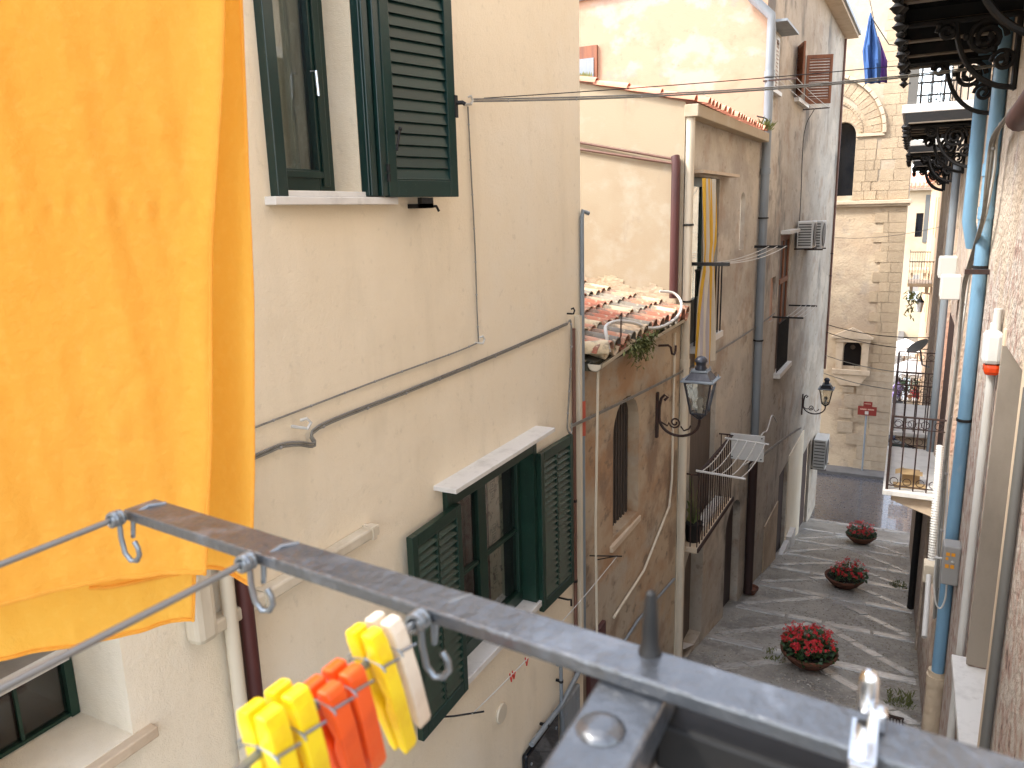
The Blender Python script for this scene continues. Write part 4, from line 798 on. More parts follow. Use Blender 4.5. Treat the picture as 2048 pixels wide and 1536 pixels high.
# shrine
shr = MB(); shr.prism([(-2.40,30.80,-4.88),(-.96,30.80,-4.88),(-.96,30.80,-4.82),(-1.68,30.80,-4.47),(-2.40,30.80,-4.82)], (0,.2,0)); sh1 = shr.build('shrine', m_carv, ch)
g = MB(); g.box(-2.20,-1.97,30.87,30.99,-6.06,-5.02); g.box(-1.32,-1.09,30.87,30.99,-6.06,-5.02); g.box(-2.24,-1.05,30.84,30.99,-5.02-.0,-4.90); g.box(-2.30,-1.0,30.80,30.99,-6.24,-6.06); g.build('surround', m_carv, sh1, bevel=.01)
g = MB(); g.prism([(-2.28,30.84,-6.25),(-1.06,30.84,-6.25),(-1.33,30.84,-6.66),(-1.98,30.84,-6.66)], (0,.15,0)); g.build('corbel', m_carv, sh1, bevel=.01)
g = MB(); g.box(-2.0,-1.30,31.20,31.23,-6.1,-4.9); g.build('icon_panel', m_dark, sh1); MB().lathe([(.001,0),(.09,.0),(.001,.01)], (-1.65,31.19,-5.25), 12, (0,-1,0)).build('icon_face', m_wood2, sh1)
t = thing('street_sign', 'red street sign on a grey post in front of the church', 'sign', (-1.0,30.75,-9.9))
MB().cyl((-1.0,30.75,-9.9),(-1.0,30.75,-7.40),.035,8).build('post', m_gpipe, t, smooth=True)
MB().box(-1.30,-.66,30.70,30.73,-7.72,-7.38).build('board', m_signred, t, bevel=.005); MB().box(-1.12,-.82,30.70,30.73,-7.375,-7.20).build('board', m_signred, t)
g = MB(); x = -1.22
for k in range(13):
    if k != 6: g.box(x,x+.028,30.695,30.699,-7.515,-7.465)
    x += .037
for k in range(6): g.box(-1.08+k*.036,-1.055+k*.036,30.695,30.699,-7.29,-7.26)
g.build('lettering', m_ink, t)
MB().box(-1.05,-.93,30.694,30.699,-7.68,-7.56).build('sticker', m_white, t)
for k, (z0, z1, lb) in enumerate(((-3.75,-3.9,'topmost of the wires strung across in front of the church shrine'),(-4.0,-4.25,'second wire from the top in front of the church shrine'),(-4.75,-5.0,'third wire from the top crossing the shrine niche'),(-5.35,-5.55,'lowest wire crossing the shrine niche'),(.0-1.0,-.7,'high thin wire crossing the church below its cornice'))):
    cable(lb, sag((fx(26.4,.03),26.4,z0),(.6,22.2,z1*.87),.12), .012 if k < 4 else .006, 'street_cable', mt=m_iron if k < 2 else m_cable)
# ================================================================== RIGHT HOUSE
def right_wall_mat():
    m = mat('right_wall_render', c('#bfae99'), .95, [(c('#a5917b'),1.7,.45,.62,(1,1,.8),.8), (c('#9a8a74'),5,.55,.7,(1,1,1),.7), (c('#96958c'),1.3,.58,.72,(1,1,1),.6)], [(22,1.0,.04),(70,.6,.012)])
    nt = m.node_tree; N = nt.nodes; L = nt.links; b = N['Principled BSDF']; tc = [n for n in N if n.type == 'TEX_COORD'][0]
    sep = N.new('ShaderNodeSeparateXYZ'); L.new(tc.outputs['Object'], sep.inputs[0])
    def nz(sc, st):
        mp = N.new('ShaderNodeMapping'); mp.inputs['Scale'].default_value = st; n = N.new('ShaderNodeTexNoise'); n.inputs['Scale'].default_value = sc; n.inputs['Detail'].default_value = 8
        L.new(tc.outputs['Object'], mp.inputs[0]); L.new(mp.outputs[0], n.inputs['Vector']); return n.outputs[0]
    def mathn(op, a, bv):
        n = N.new('ShaderNodeMath'); n.operation = op
        for i, q in enumerate((a, bv)):
            if isinstance(q, (int, float)): n.inputs[i].default_value = q
            else: L.new(q, n.inputs[i])
        return n.outputs[0]
    f = mathn('ADD', mathn('MULTIPLY', sep.outputs[2], -.55), mathn('MULTIPLY', nz(2.2,(1,1,.7)), 3.2))
    mr = N.new('ShaderNodeMapRange'); mr.inputs[1].default_value = 1.75; mr.inputs[2].default_value = 2.05; L.new(f, mr.inputs[0])
    pk = N.new('ShaderNodeValToRGB'); e = pk.color_ramp.elements; e[0].position = .38; e[0].color = c('#9f8172'); e[1].position = .58; e[1].color = c('#b3a799')
    x = e.new(.5); x.color = c('#ab9a8b'); x = e.new(.33); x.color = c('#6b5a4e'); L.new(nz(9,(1,1,.9)), pk.inputs[0])
    mx = N.new('ShaderNodeMix'); mx.data_type = 'RGBA'; src = b.inputs['Base Color'].links[0].from_socket
    L.new(mr.outputs[0], mx.inputs[0]); L.new(src, mx.inputs[6]); L.new(pk.outputs[0], mx.inputs[7]); L.new(mx.outputs[2], b.inputs['Base Color'])
    return m
m_rw = right_wall_mat()
hr = thing('right_house', 'rough peeling house wall on the right lined with pipes and balconies', 'house', (.6,8,0))
g = MB(); wall(g, (.6,22.8), (0,-1), 0, 22.0, -11.5, 6.5, [(22.8-5.88,22.8-4.68,-3.27,-.92,.5)]); g.build('wall', m_rw, hr)
g = MB(); g.poly((.6,22.8,-11.5),(.6,22.8,6.5),(8,22.8,6.5),(8,22.8,-11.5)); g.poly((.6,.8,-11.5),(.6,.8,6.5),(8,.8,6.5),(8,.8,-11.5)); g.poly((.6,.8,6.5),(8,.8,6.5),(8,22.8,6.5),(.6,22.8,6.5)); g.build('end_wall', m_rough, hr)
MB().box(.585,1.1,5.868,5.90,-3.25,-.93).build('jamb_render', m_rbeige, hr); MB().box(.585,1.1,4.66,4.69,-3.25,-.93).build('jamb_render', m_rbeige, hr)
g = MB(); g.box(.588,.62,5.87,5.95,-3.25,-.82); g.build('window_surround', m_carv, hr, bevel=.006); MB().box(.565,.62,4.56,4.675,-3.25,-.82).build('window_surround', m_carv, hr, bevel=.006)
MB().box(.50,1.1,4.55,6.0,-3.32,-3.265).build('sill', m_marble, hr, bevel=.005); MB().box(1.0,1.05,4.68,5.88,-3.27,-.92).build('window', m_wood2, hr)
MB().box(.592,.605,14.8,16.4,-3.8,-1.6).build('balcony_door', m_brdoor, hr); MB().box(.592,.605,11.7,13.0,-3.8,-1.6).build('balcony_door', m_brdoor, hr)
for ya, yb in ((13.15,13.32),(17.4,17.6),(9.6,9.72)): MB().box(.57,.605,ya,yb,-11,5).build('pilaster', m_rough, hr)
MB().box(.40,.6,9.75,10.2,-6.9,-1.7+.0).build('pilaster', m_cob, hr) if False else None
# pipes
pipe('drain_pipe', 'long blue plastic downpipe on the right wall above an old concrete collar', m_bpipe, [(.543,7.7,4.5),(.543,7.7,-4.45)], .054, clamps=[(.543,7.7,-.55),(.543,7.7,-1.9),(.543,7.7,-3.2),(.543,7.7,1.1)], collars=[(.543,7.7,-.1),(.543,7.7,.25)], n=16)
pipe('drain_pipe', 'old grey concrete pipe below the blue downpipe', m_chpl, [(.543,7.72,-4.40),(.543,7.72,-4.5),(.543,7.74,-6.2)], .080, collars=[(.543,7.72,-4.5)], n=14)
pipe('drain_pipe', 'pale blue upper downpipe catching the light below the iron balcony', m_bpipe, [(.50,9.1,4.5),(.50,9.1,-.2),(.56,9.2,-.45)], .062, n=16)
pipe('conduit', 'thick white conduit running down the pink wall beside the window', m_white, [(.565,6.14,-.72),(.565,6.14,-5.4)], .028, n=12)
pipe('drain_pipe', 'far grey downpipe on the right wall behind the white boxes', m_gpipe, [(.53,13.4,.55),(.53,13.4,-4.6)], .065, n=12)
pipe('drain_pipe', 'black downpipe low on the far right wall', m_iron, [(.53,15.6,-4.4),(.53,15.6,-7.7)], .06)
pipe('drain_pipe', 'dark grey pipe at the right edge beside the stone window surround', m_acg, [(.57,4.42,-.9),(.57,4.42,-4.2)], .025)
# cables along the wall
for k, (dx, r, mt) in enumerate(((0,.014,m_cable),(.02,.012,m_white),(-.016,.012,m_cable),(.005,.011,m_carv))):
    d = Vector((dx,dx*1.5,dx))
    cable(['outermost','white','dark','inner'][k]+' cable of the thick bundle running down beside the blue pipe', [Vector(p)+d*(1+.6*math.sin(i*1.7+k)) for i, p in enumerate([(.50,4.6,.62),(.5,5.37,.57),(.5,6.36,.53),(.5,7.05,.46),(.5,7.15,.2),(.5,7.3,-.1),(.5,7.69,-.32),(.5,8.3,-.62),(.5,8.7,-.85),(.5,8.75,-1.6),(.48,8.5,-2.4),(.48,8.2,-3.0),(.47,7.9,-3.4),(.48,7.8,-3.9)])], r, clips=14 if k == 0 else 0, mt=mt, group='bundled cables on the right wall')
cable('cable crossing the alley from the cream wall hook to the iron balcony', sag((-2.55,4.50,.70),(.55,7.25,1.0),.055,24), .006, 'street_cable', clips=9, twin=True)
cable('thin upper wire crossing the alley above the twin cable', sag((-2.5,4.55,.72),(.55,7.3,1.08),.02,20), .003, 'street_cable', mt=m_iron)
for k, (z, y) in enumerate(((-.9,12.7),(-1.05,11.3))):
    t = thing('junction_box', ['upper white','lower white'][k]+' junction box on the far right wall', 'junction box', (.5,y,z-.15), 'white junction boxes'); MB().box(.38,.6,y-.16,y+.16,z-.16,z+.14).build('case', m_white, t, bevel=.012); MB().box(.372,.38,y-.13,y+.13,z-.13,z+.11).build('lid', m_white, t, bevel=.004)
t = thing('meter_box', 'grey meter box with orange stickers beside the blue pipe', 'meter box', (.5,7.4,-3.35))
MB().box(.46,.6,7.30,7.48,-3.32,-2.95).build('case', m_grey, t, bevel=.015);
for x0,x1,z0,z1 in ((.485,.515,-3.04,-3.01),(.525,.555,-3.04,-3.01),(.485,.505,-3.08,-3.055),(.485,.515,-3.155,-3.12),(.525,.555,-3.155,-3.12)): MB().box(x0,x1,7.294,7.298,z0,z1).build('sticker', m_orangeY, t)
MB().tube([(.40,7.36,-3.10),(.47,7.36,-3.10),(.55,7.29,-3.09)], .010, 6).build('cable_stub', m_white, t)
cable('white loop of cable hanging under the grey meter box', [(.42,7.4,-3.1),(.42,7.42,-3.35),(.45,7.4,-3.55),(.49,7.4,-3.6),(.52,7.4,-3.5),(.52,7.4,-3.32)], .008, mt=m_white)
t = thing('corrugated_hose', 'white corrugated hose hanging by the near iron railing on the right', 'hose', (.52,10.2,-4.1)); g = MB()
for i in range(46): z = -2.95-i*.025; g.lathe([(.036,-.007),(.045,0),(.036,.007)], (.51-.0003*i,10.5-.02*i,z), 10, caps=False)
g.tube([(.51,10.5,-2.95),(.50,9.6,-4.1)], .036, 10); g.build('tube', m_white, t, smooth=True)
t = thing('junction_box', 'small cream junction box under the corrugated hose', 'junction box', (.5,9.5,-4.3), 'white junction boxes'); MB().box(.42,.6,9.42,9.62,-4.30,-4.08).build('case', m_cpipe, t, bevel=.01)
pipe('conduit', 'broken white pipe stub hanging below the cream junction box', m_white, [(.47,9.3,-4.15),(.46,8.9,-4.35),(.45,8.6,-4.55)], .03)
t = thing('alarm_siren', 'white alarm siren with orange lens on the right wall', 'alarm', (.55,6.02,-1.15))
MB().box(.488,.60,5.96,6.13,-1.08,-.86).build('housing', m_acw, t, bevel=.03); MB().box(.505,.598,5.965,6.125,-1.155,-1.078).build('lens', m_alarmred, t, bevel=.025); MB().box(.53,.6,6.15,6.21,-.97,-.82).build('junction', m_white, t, bevel=.008)
g = MB(); g.box(.42,.6,7.52,7.56,-.60,-.56); g.build('pipe_bracket', m_rust, label='rusty flat bracket across the blue downpipe', cat='bracket')
t = thing('awning_roll', 'dark red rolled awning end at the right edge', 'awning', (.55,5.4,.4)); MB().cyl((.52,5.65,.47),(.52,4.4,.55),.075,14).build('roll', m_brpipe, t, smooth=True); MB().cyl((.6,5.68,.47),(.48,5.68,.47),.03,8).build('arm', m_gpipe, t)
# satellite dish
t = thing('satellite_dish', 'dark satellite dish tilted on the far right wall', 'satellite dish', (.5,20,-3.6))
MB().lathe([(.001,.0),(.09,.010),(.18,.04),(.25,.08),(.26,.08),(.18,.03),(.09,.0),(.001,-.010)], (.36,20.0,-3.32), 18, (-.55,-.25,.8), caps=False).build('reflector', m_acg, t, smooth=True); MB().tube([(.6,20,-3.75),(.45,20,-3.7),(.38,20,-3.34)], .02, 6).build('mount', m_gpipe, t)
# ---- iron balconies A and B
def side_balcony(label, y0, y1, zf, x0=-.04, hr=1.04, bracket=True):
    t = thing('iron_balcony', label, 'balcony', (.3,(y0+y1)/2,zf-.5), 'balconies on the right wall')
    MB().box(x0-.05,.598,y0-.06,y1+.06,zf-.075,zf).build('slab', m_marble, t, bevel=.008)
    if bracket:
        for yy in (y0+.02,y1-.25): MB().prism([(x0+.06,yy,zf-.077),(.597,yy,zf-.077),(.597,yy,zf-.36),(x0+.06,yy,zf-.16)], (0,.22,0)).build('corbel', m_carv, t, bevel=.01)
        MB().box(x0+.08,.597,y0+.25,y1-.26,zf-.11,zf-.077).build('slab_underside', m_carv, t)
    zt = zf+hr; r = .009
    def rail(p, q, z, hh=.009, wd=.018, nm='handrail'):
        a = Vector((p[0],p[1],z)); b = Vector((q[0],q[1],z)); u = (b-a)/2; n = Vector((u.y,-u.x,0)).normalized(); MB().obox((a+b)/2, u, n*wd, (0,0,hh)).build(nm, m_rust, t)
    c1, c2, c3, c4 = (.598,y0), (x0,y0), (x0,y1), (.598,y1)
    for p, q in ((c1,c2),(c2,c3),(c3,c4)): rail(p,q,zt); rail(p,q,zf+.06,.006,.008,'lower_rail'); rail(p,q,zt-.16,.005,.007,'upper_rail')
    for p in (c2,c3): MB().box(p[0]-.018,p[0]+.018,p[1]-.018,p[1]+.018,zf,zt).build('post', m_rust, t)
    ring = MB(); pr = [(.05*math.cos(2*math.pi*k/12), .05*math.sin(2*math.pi*k/12)) for k in range(13)]
    rx = mesh_of(MB().tube([(a,0,b) for a, b in pr], .006, 4, False), 'ring', m_rust); ry = mesh_of(MB().tube([(0,a,b) for a, b in pr], .006, 4, False), 'ring', m_rust)
    bar = mesh_of(MB().box(-r,r,-r,r,zf+.01,zt-.005), 'bar', m_rust)
    def fill(p, q, rm):
        p, q = Vector(p), Vector(q); L = (q-p).length; n = max(2, round(L/.15))
        for k in range(1, n):
            e = p.lerp(q, k/n); inst(bar, 'bar', t, Matrix.Translation((e.x, e.y, 0)))
        for k in range(n):
            e = p.lerp(q, (k+.5)/n)
            for z in (zf+.125, zt-.09): inst(rm, 'scroll_ring', t, Matrix.Translation((e.x, e.y, z)))
    fill(c1, c2, rx); fill(c2, c3, ry); fill(c4, c3, rx)
    return t
side_balcony('near low iron balcony with a cardboard box on the right wall', 11.3, 13.4, -3.86)
side_balcony('far low iron balcony with sunlit floor on the right wall', 14.45, 16.5, -3.86)
t = thing('cardboard_box', 'open flattened cardboard box lying on the near low balcony', 'box', (.25,11.7,-3.86))
MB().box(.14,.36,11.62,11.82,-3.857,-3.70).build('body', m_box, t); MB().obox((.25,11.60,-3.69),(.14,0,.0),(0,.05,.012),(0,0,.004)).build('flap', m_box, t); MB().obox((.10,11.72,-3.71),(.05,0,.02),(0,.10,0),(0,0,.004)).build('flap', m_box, t)
t = thing('flattened_carton', 'flattened brown carton under the open box on the balcony floor', 'carton', (.2,11.5,-3.86)); MB().obox((.24,11.50,-3.845),(.20,.02,0),(-.01,.09,.004),(0,0,.006)).build('sheet', m_box, t)
# ---- ornate upper balconies
def scroll(mb, x, y, z, r, turns, dirn, tr):
    P = []
    for k in range(30):
        u = k/29; a = u*turns*2*math.pi; rr = r*(1-.82*u); P.append((x+dirn*rr*math.cos(a), y, z+rr*math.sin(a)))
    mb.tube(P, tr, 6)
def iron_bracket(t, y, z, x0, drop):
    g = MB(); P = [(.595,y,z-drop)]
    for k in range(13): a = k/12*math.pi/2; P.append((.58-.40*math.sin(a), y, z-.03-(drop-.05)*math.cos(a)))
    g.tube(P, .02, 6); g.tube([(.58,y,z-drop),(.58,y,z-.02)], .022, 6); g.tube([(.58,y,z-.03),(x0+.05,y,z-.03)], .022, 6)
    scroll(g, .38, y, z-.17, .13, 2.2, 1, .020); scroll(g, .12, y, z-.10, .07, 1.8, -1, .016); scroll(g, .50, y, z-.34, .08, 1.8, -1, .016)
    for k in range(6): g.ball((.52-.09*k, y, z-.30+.05*k), .028, 6)
    g.build('scroll_bracket', m_iron, t, smooth=True)
m_flange = mat('worn_beam_paint', c('#6e6456'), .7, [(c('#4d3a2e'),6,.48,.66,(1,1,1),.7)])
def ornate(label, y0, y1, z, x0, pend, brk, rail=True, boards=None, nb=5):
    t = thing('ornate_balcony', label, 'balcony', (.3,(y0+y1)/2,z-.3), 'ornate upper balconies')
    MB().box(x0-.06,.597,y0,y1,z,z+.10).build('slab', m_marble, t, bevel=.01)
    n = nb
    for k in range(n+1):
        y = y0+.03+(y1-y0-.06)*k/n; MB().box(x0+.02,.597,y-.025,y+.025,z-.11,z-.001).build('beam', m_iron, t); MB().box(x0+.02,.597,y-.04,y+.04,z-.125,z-.111).build('beam_flange', m_flange, t)
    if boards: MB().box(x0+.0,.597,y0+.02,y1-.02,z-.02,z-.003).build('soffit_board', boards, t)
    MB().box(x0-.02,x0+.02,y0+.01,y1-.01,z-.14,z-.002).build('fringe_rail', m_iron, t)
    prof = [(.012,0),(.02,-.02),(.045,-.05),(.055,-.08),(.04,-.11),(.02,-.13),(.035,-.15),(.03,-.18),(.014,-.20),(.03,-.225),(.045,-.24),(.022,-.27),(.001,-.30)]
    for k in range(pend):
        y = y1-.06-(y1-y0-.12)*k/max(1,pend-1); g = MB(); g.lathe([(r*1.05,zz*.7) for r, zz in prof], (x0,y,z-.10), 8); g.build('pendant', m_iron, t, smooth=True)
    for y in brk: iron_bracket(t, y, z-.12, x0, .55)
    if rail:
        for p, q in (((.59,y0+.05),(x0,y0+.05)),((x0,y0+.05),(x0,y1-.05)),((x0,y1-.05),(.59,y1-.05))):
            p, q = Vector(p), Vector(q); L = (q-p).length; nn = max(2, round(L/.13))
            for k in range(nn+1):
                e = p.lerp(q, k/nn); g = MB(); g.cyl((e.x,e.y,z+.10),(e.x,e.y,z+1.1),.008,6)
                g.ball((e.x,e.y,z+.35),.016,6); g.ball((e.x,e.y,z+.8),.016,6); g.build('baluster', m_iron, t)
            MB().tube([(p.x,p.y,z+1.1),(q.x,q.y,z+1.1)], .018, 6).build('handrail', m_iron, t)
    return t
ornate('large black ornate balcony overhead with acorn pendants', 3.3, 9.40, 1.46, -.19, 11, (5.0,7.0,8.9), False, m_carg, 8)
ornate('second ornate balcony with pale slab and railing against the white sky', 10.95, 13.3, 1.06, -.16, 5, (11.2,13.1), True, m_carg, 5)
ornate('third ornate balcony with green boarded underside', 16.6, 18.6, 1.02, -.16, 4, (16.8,18.4), True, m_green, 4)
ornate('farthest ornate balcony with green boarded underside', 20.4, 22.2, .92, -.06, 4, (20.6,22.0), True, m_green, 4)
# grey side panel / post on second balcony
MB().box(-.17,-.07,10.99,11.02,1.16,2.2).build('privacy_panel', m_acg, label='grey panel fixed to the railing of the second ornate balcony', cat='panel')
# overhead clothes line with blue and purple garments
t = thing('clothes_line', 'overhead wire under the ornate balcony carrying blue clothes', 'clothes line', (-.52,6.5,1.85)); MB().tube(sag((-.52,3.5,1.98),(-.52,9.35,1.86),.02), .004, 5).build('wire', m_wire, t)
MB().tube([(-.19,9.38,1.56),(-.36,9.37,1.60),(-.53,9.36,1.86)], .005, 6).build('arm', m_iron, t)
def garment(label, top, bot, wd, mt, ph, y):
    g = MB(); n = 18; m_ = 14; V = []
    for i in range(n+1):
        u = i/n; zc = top[1]+(bot[1]-top[1])*u; xc = top[0]+(bot[0]-top[0])*u; w_ = wd*(.12+.88*min(1,u*2.0)) if u < .5 else wd*(1-.25*(u-.5))
        for j in range(m_+1):
            s = j/m_-.5; V.append((xc+s*w_, y+.035*math.sin(s*11+ph+u*2)*(.3+u)+.02*math.sin(s*23+u*5), zc-.05*abs(s)*(1-u)))
    F = [(i*(m_+1)+j, i*(m_+1)+j+1, (i+1)*(m_+1)+j+1, (i+1)*(m_+1)+j) for i in range(n) for j in range(m_)]
    o = g.add(V,F).build('hanging_garment', mt, smooth=True, label=label, cat='clothes', group='clothes hung overhead'); md = o.modifiers.new('th','SOLIDIFY'); md.thickness = .006
    return o
garment('blue garment hanging overhead in front of the church', (-.535,1.86), (-.47,1.19), .16, m_blue, 0, 9.05)
garment('purple garment hanging just behind the blue one', (-.46,1.66), (-.40,1.21), .13, m_purple, 1.5, 9.22)
MB().cyl((-.535,9.05,1.86),(-.535,9.05,1.93),.006,6).build('clothes_peg', m_pegW, label='pale peg holding the blue garment on the overhead wire', cat='clothes peg')
# ================================================================== FAR STREET
hf = thing('far_house', 'far peach house with balconies along the street beyond the church', 'house', (1.5,45,-10.2))
g = MB(); wall(g, (.95,36), (0,-1), -24, 0, -11.5, 1.2, [(-4.6,-3.4,-6.0,-3.2,.2),(-8.6,-7.4,-6.0,-3.2,.2),(-12.6,-11.4,-6.0,-3.2,.2),(-4.4,-3.2,-10.4,-7.6,.3),(-9.5,-8.0,-10.4,-7.6,.3),(-4.5,-3.5,-1.6,.2,.2),(-8.5,-7.5,-1.6,.2,.2)]) 
g.poly((.95,36,-11.5),(.95,36,1.2),(9,36,1.2),(9,36,-11.5)); g.build('wall', m_pfar, hf)
for y in (40,44,48): MB().box(1.12,1.16,y-.6,y+.6,-6.0,-3.2).build('window', m_brdoor, hf)
for y in (40,44): MB().box(1.12,1.16,y-.5,y+.5,-1.6,.2).build('window', m_wood2, hf)
g = MB(); g.prism([(.55,35.6,1.2),(.55,60,1.2),(3,60,1.9),(3,35.6,1.9)], (0,0,.12)); g.build('roof', m_tile2, hf)
for k, y in enumerate((38.5,46)):
    t = thing('iron_balcony', ['nearer','farther'][k]+' small iron balcony on the far peach house', 'balcony', (.5,y,-3.6), 'balconies of the far street'); MB().box(.0,.95,y-1,y+1,-3.55,-3.40).build('slab', m_carv, t)
    for i in range(9): MB().box(.02+i*.11,.035+i*.11,y-1.0,y-.985,-3.4,-2.5).build('bar', m_iron, t)
    for i in range(15): MB().box(.02,.035,y-1+i*.14,y-.985+i*.14,-3.4,-2.5).build('bar', m_iron, t)
    MB().box(.0,.95,y-1.01,y-.98,-2.5,-2.46).build('handrail', m_iron, t); MB().box(.0,.03,y-1,y+1,-2.5,-2.46).build('handrail', m_iron, t)
    for xx in (.1,.7): MB().box(xx,xx+.12,y-.9,y+.9,-3.85,-3.55).build('corbel', m_carv, t)
hy = thing('yellow_house', 'yellow house with tiled eaves closing the far street', 'house', (0,70,-10.4))
g = MB(); wall(g, (-8,68), (1,0), 0, 16, -11.5, .9, [(8.2,8.7,-2.6,-.8,.2),(8.1,8.8,-7.5,-5.5,.2)]); g.build('wall', m_yfar, hy)
MB().box(.75,3,67.9,67.99,-3.0,.55).build('grey_render_panel', m_acg, hy); MB().box(.15,.75,68.15,68.2,-2.7,-.7).build('window', m_carg, hy)
MB().box(-8,8,67.5,68.2,.9,1.05).build('eaves', m_carv, hy)
rf = MB().prism([(-8,67.4,1.06),(8,67.4,1.06),(8,72,2.3),(-8,72,2.3)], (0,0,.08)).build('roof', m_tile2, hy); vt = mesh_of(MB().tube([(0,0,0),(0,1.2,.32)], .11, 8), 'far_tile', m_tile2, True)
for k in range(14): inst(vt, 'tile', rf, Matrix.Translation((-.4+k*.28, 67.35, 1.15)))
g = MB(); 
for i in range(600):
    p = Vector((rnd.gauss(1.6,.9),72.5+rnd.gauss(0,.8),3.4+rnd.gauss(0,.6))); d = Vector((rnd.uniform(-1,1),rnd.uniform(-1,1),rnd.uniform(-1,1)))*.25; s = Vector((rnd.uniform(-1,1),0,rnd.uniform(-1,1)))*.1; g.add([p,p+d*.5+s,p+d,p+d*.5-s],[(0,1,2,3)])
t = thing('far_tree', 'dark tree top showing above the yellow house roof', 'tree', (1.6,72.5,-10)); g.build('crown', m_leaf, t); MB().tube([(1.6,72.5,-10.6),(1.6,72.5,3.2)], .2, 8, r1=.06).build('trunk', m_wood2, t)
# café parasols
def parasol(label, x, y, zt, rr, zg):
    t = thing('parasol', label, 'parasol', (x,y,zg), 'white cafe parasols'); n = 8; g = MB(); V = [(x,y,zt)]; 
    for k in range(n): a = 2*math.pi*(k+.5)/n; V.append((x+rr*math.cos(a), y+rr*math.sin(a), zt-.62))
    F = [(0,k+1,(k+1)%n+1) for k in range(n)]
    for k in range(n): a = V[k+1]; V.append((a[0],a[1],a[2]-.16))
    F += [(k+1,(k+1)%n+1,n+(k+1)%n+1,n+k+1) for k in range(n)]
    o = g.add(V,F).build('canopy', m_canvas, t); o.modifiers.new('th','SOLIDIFY').thickness = .01
    MB().cyl((x,y,zg),(x,y,zt),.035,8).build('pole', m_wood, t); MB().lathe([(.3,0),(.3,.06),(.06,.1),(.05,.3)], (x,y,zg), 12).build('base', m_iron, t)
    for k in range(n): a = 2*math.pi*(k+.5)/n; MB().cyl((x,y,zt-.05),(x+rr*.97*math.cos(a),y+rr*.97*math.sin(a),zt-.60),.012,4).build('rib', m_wood, t)
parasol('nearer white parasol in the far street behind the railings', .55, 42.5, -7.55, 1.25, -10.17); parasol('farther white parasol beside the church corner', .15, 47.5, -7.35, 1.3, -10.23)
def table(label, x, y):
    zg = Gz(y); t = thing('cafe_table', label, 'table', (x,y,zg), 'cafe tables'); MB().lathe([(.35,0),(.36,.02),(.35,.04)], (x,y,zg+.70), 14).build('top', m_canvas, t); MB().cyl((x,y,zg),(x,y,zg+.7),.03,8).build('leg', m_iron, t); MB().lathe([(.2,0),(.2,.03),(.03,.05)], (x,y,zg), 10).build('foot', m_iron, t)
def chair(label, x, y, rz):
    zg = Gz(y); t = thing('cafe_chair', label, 'chair', (x,y,zg), 'dark cafe chairs', rz)
    def W(mb): return mb
    Mx = world_of(t); 
    def bx(n, a): 
        g = MB().box(*a); g.v = [Mx@v for v in g.v]; g.build(n, m_iron, t)
    bx('seat', (-.22,.22,-.22,.22,.43,.47)); bx('backrest', (-.22,.22,.19,.23,.55,.90))
    for sx in (-1,1):
        for sy in (-1,1): bx('leg', (sx*.2-.02,sx*.2+.02,sy*.2-.02,sy*.2+.02,0,.43 if sy < 0 else .9))
table('white cafe table under the nearer parasol', .55, 41.6); table('white cafe table by the church corner', -.02, 44.5)
chair('dark cafe chair left of the near table', .05, 41.8, 1.4); chair('dark cafe chair right of the near table', 1.0, 41.5, -1.5); chair('dark cafe chair by the church corner', .25, 45.2, .2)
def person(label, x, y, shirt, hair, seated=False, sc=1.0, face=math.pi):
    zg = Gz(y); t = thing('person', label, 'person', (x,y,zg), 'people in the far street', face); bm = bmesh.new(); lay_ = bm.verts.layers.skin.verify()
    hz = .50 if seated else .92
    J = dict(pel=(0,0,hz,.135), chest=(0,-.01,hz+.38,.155), neck=(0,0,hz+.56,.058), head=(0,.02,hz+.68,.085), top=(0,.02,hz+.78,.075),
             ls=(-.19,0,hz+.47,.065), le=(-.24,.06,hz+.20,.045), lh=(-.18,.26,hz+.10,.035), rs=(.19,0,hz+.47,.065), re=(.24,.06,hz+.20,.045), rh=(.18,.26,hz+.10,.035),
             lk=(-.12,.40,.48,.065) if seated else (-.10,.03,.50,.065), lf=(-.12,.40,.06,.045) if seated else (-.10,0,.06,.045), lt=(-.12,.54,.04,.035) if seated else (-.10,.15,.04,.035),
             rk=(.12,.40,.48,.065) if seated else (.10,-.02,.50,.065), rf=(.12,.40,.06,.045) if seated else (.10,-.03,.06,.045), rt=(.12,.54,.04,.035) if seated else (.10,.12,.04,.035))
    B = {}
    for k, (a, b, c_, r) in J.items():
        v = bm.verts.new((a*sc,b*sc,c_*sc)); v[lay_].radius = (r*sc, r*sc*.85); v[lay_].use_root = (k == 'pel'); B[k] = v
    for a, b in (('pel','chest'),('chest','neck'),('neck','head'),('head','top'),('chest','ls'),('ls','le'),('le','lh'),('chest','rs'),('rs','re'),('re','rh'),('pel','lk'),('lk','lf'),('lf','lt'),('pel','rk'),('rk','rf'),('rf','rt')): bm.edges.new((B[a],B[b]))
    me = bpy.data.meshes.new('body'); bm.to_mesh(me); bm.free(); o = bpy.data.objects.new('body', me); COL.objects.link(o); o.parent = t; me.materials.append(shirt); WM[o.name] = world_of(t)
    o.modifiers.new('skin','SKIN'); s = o.modifiers.new('sub','SUBSURF'); s.levels = 2; s.render_levels = 2
    Mx = world_of(t)
    def part(n, mb, mt): mb.v = [Mx@(v*sc) for v in mb.v]; mb.build(n, mt, t, smooth=True)
    g = MB(); g.ball((0,.03,hz+.72), .098, 12, 1.2); g.ball((0,.125,hz+.71), .018, 6); part('face', g, m_skin)
    g = MB(); g.ball((0,.0,hz+.755), .104, 12, 1.02); part('hair', g, hair)
    for s_ in (-1,1): g = MB(); g.ball((s_*.18,.27,hz+.10), .045, 8, .7); part('hand', g, m_skin)
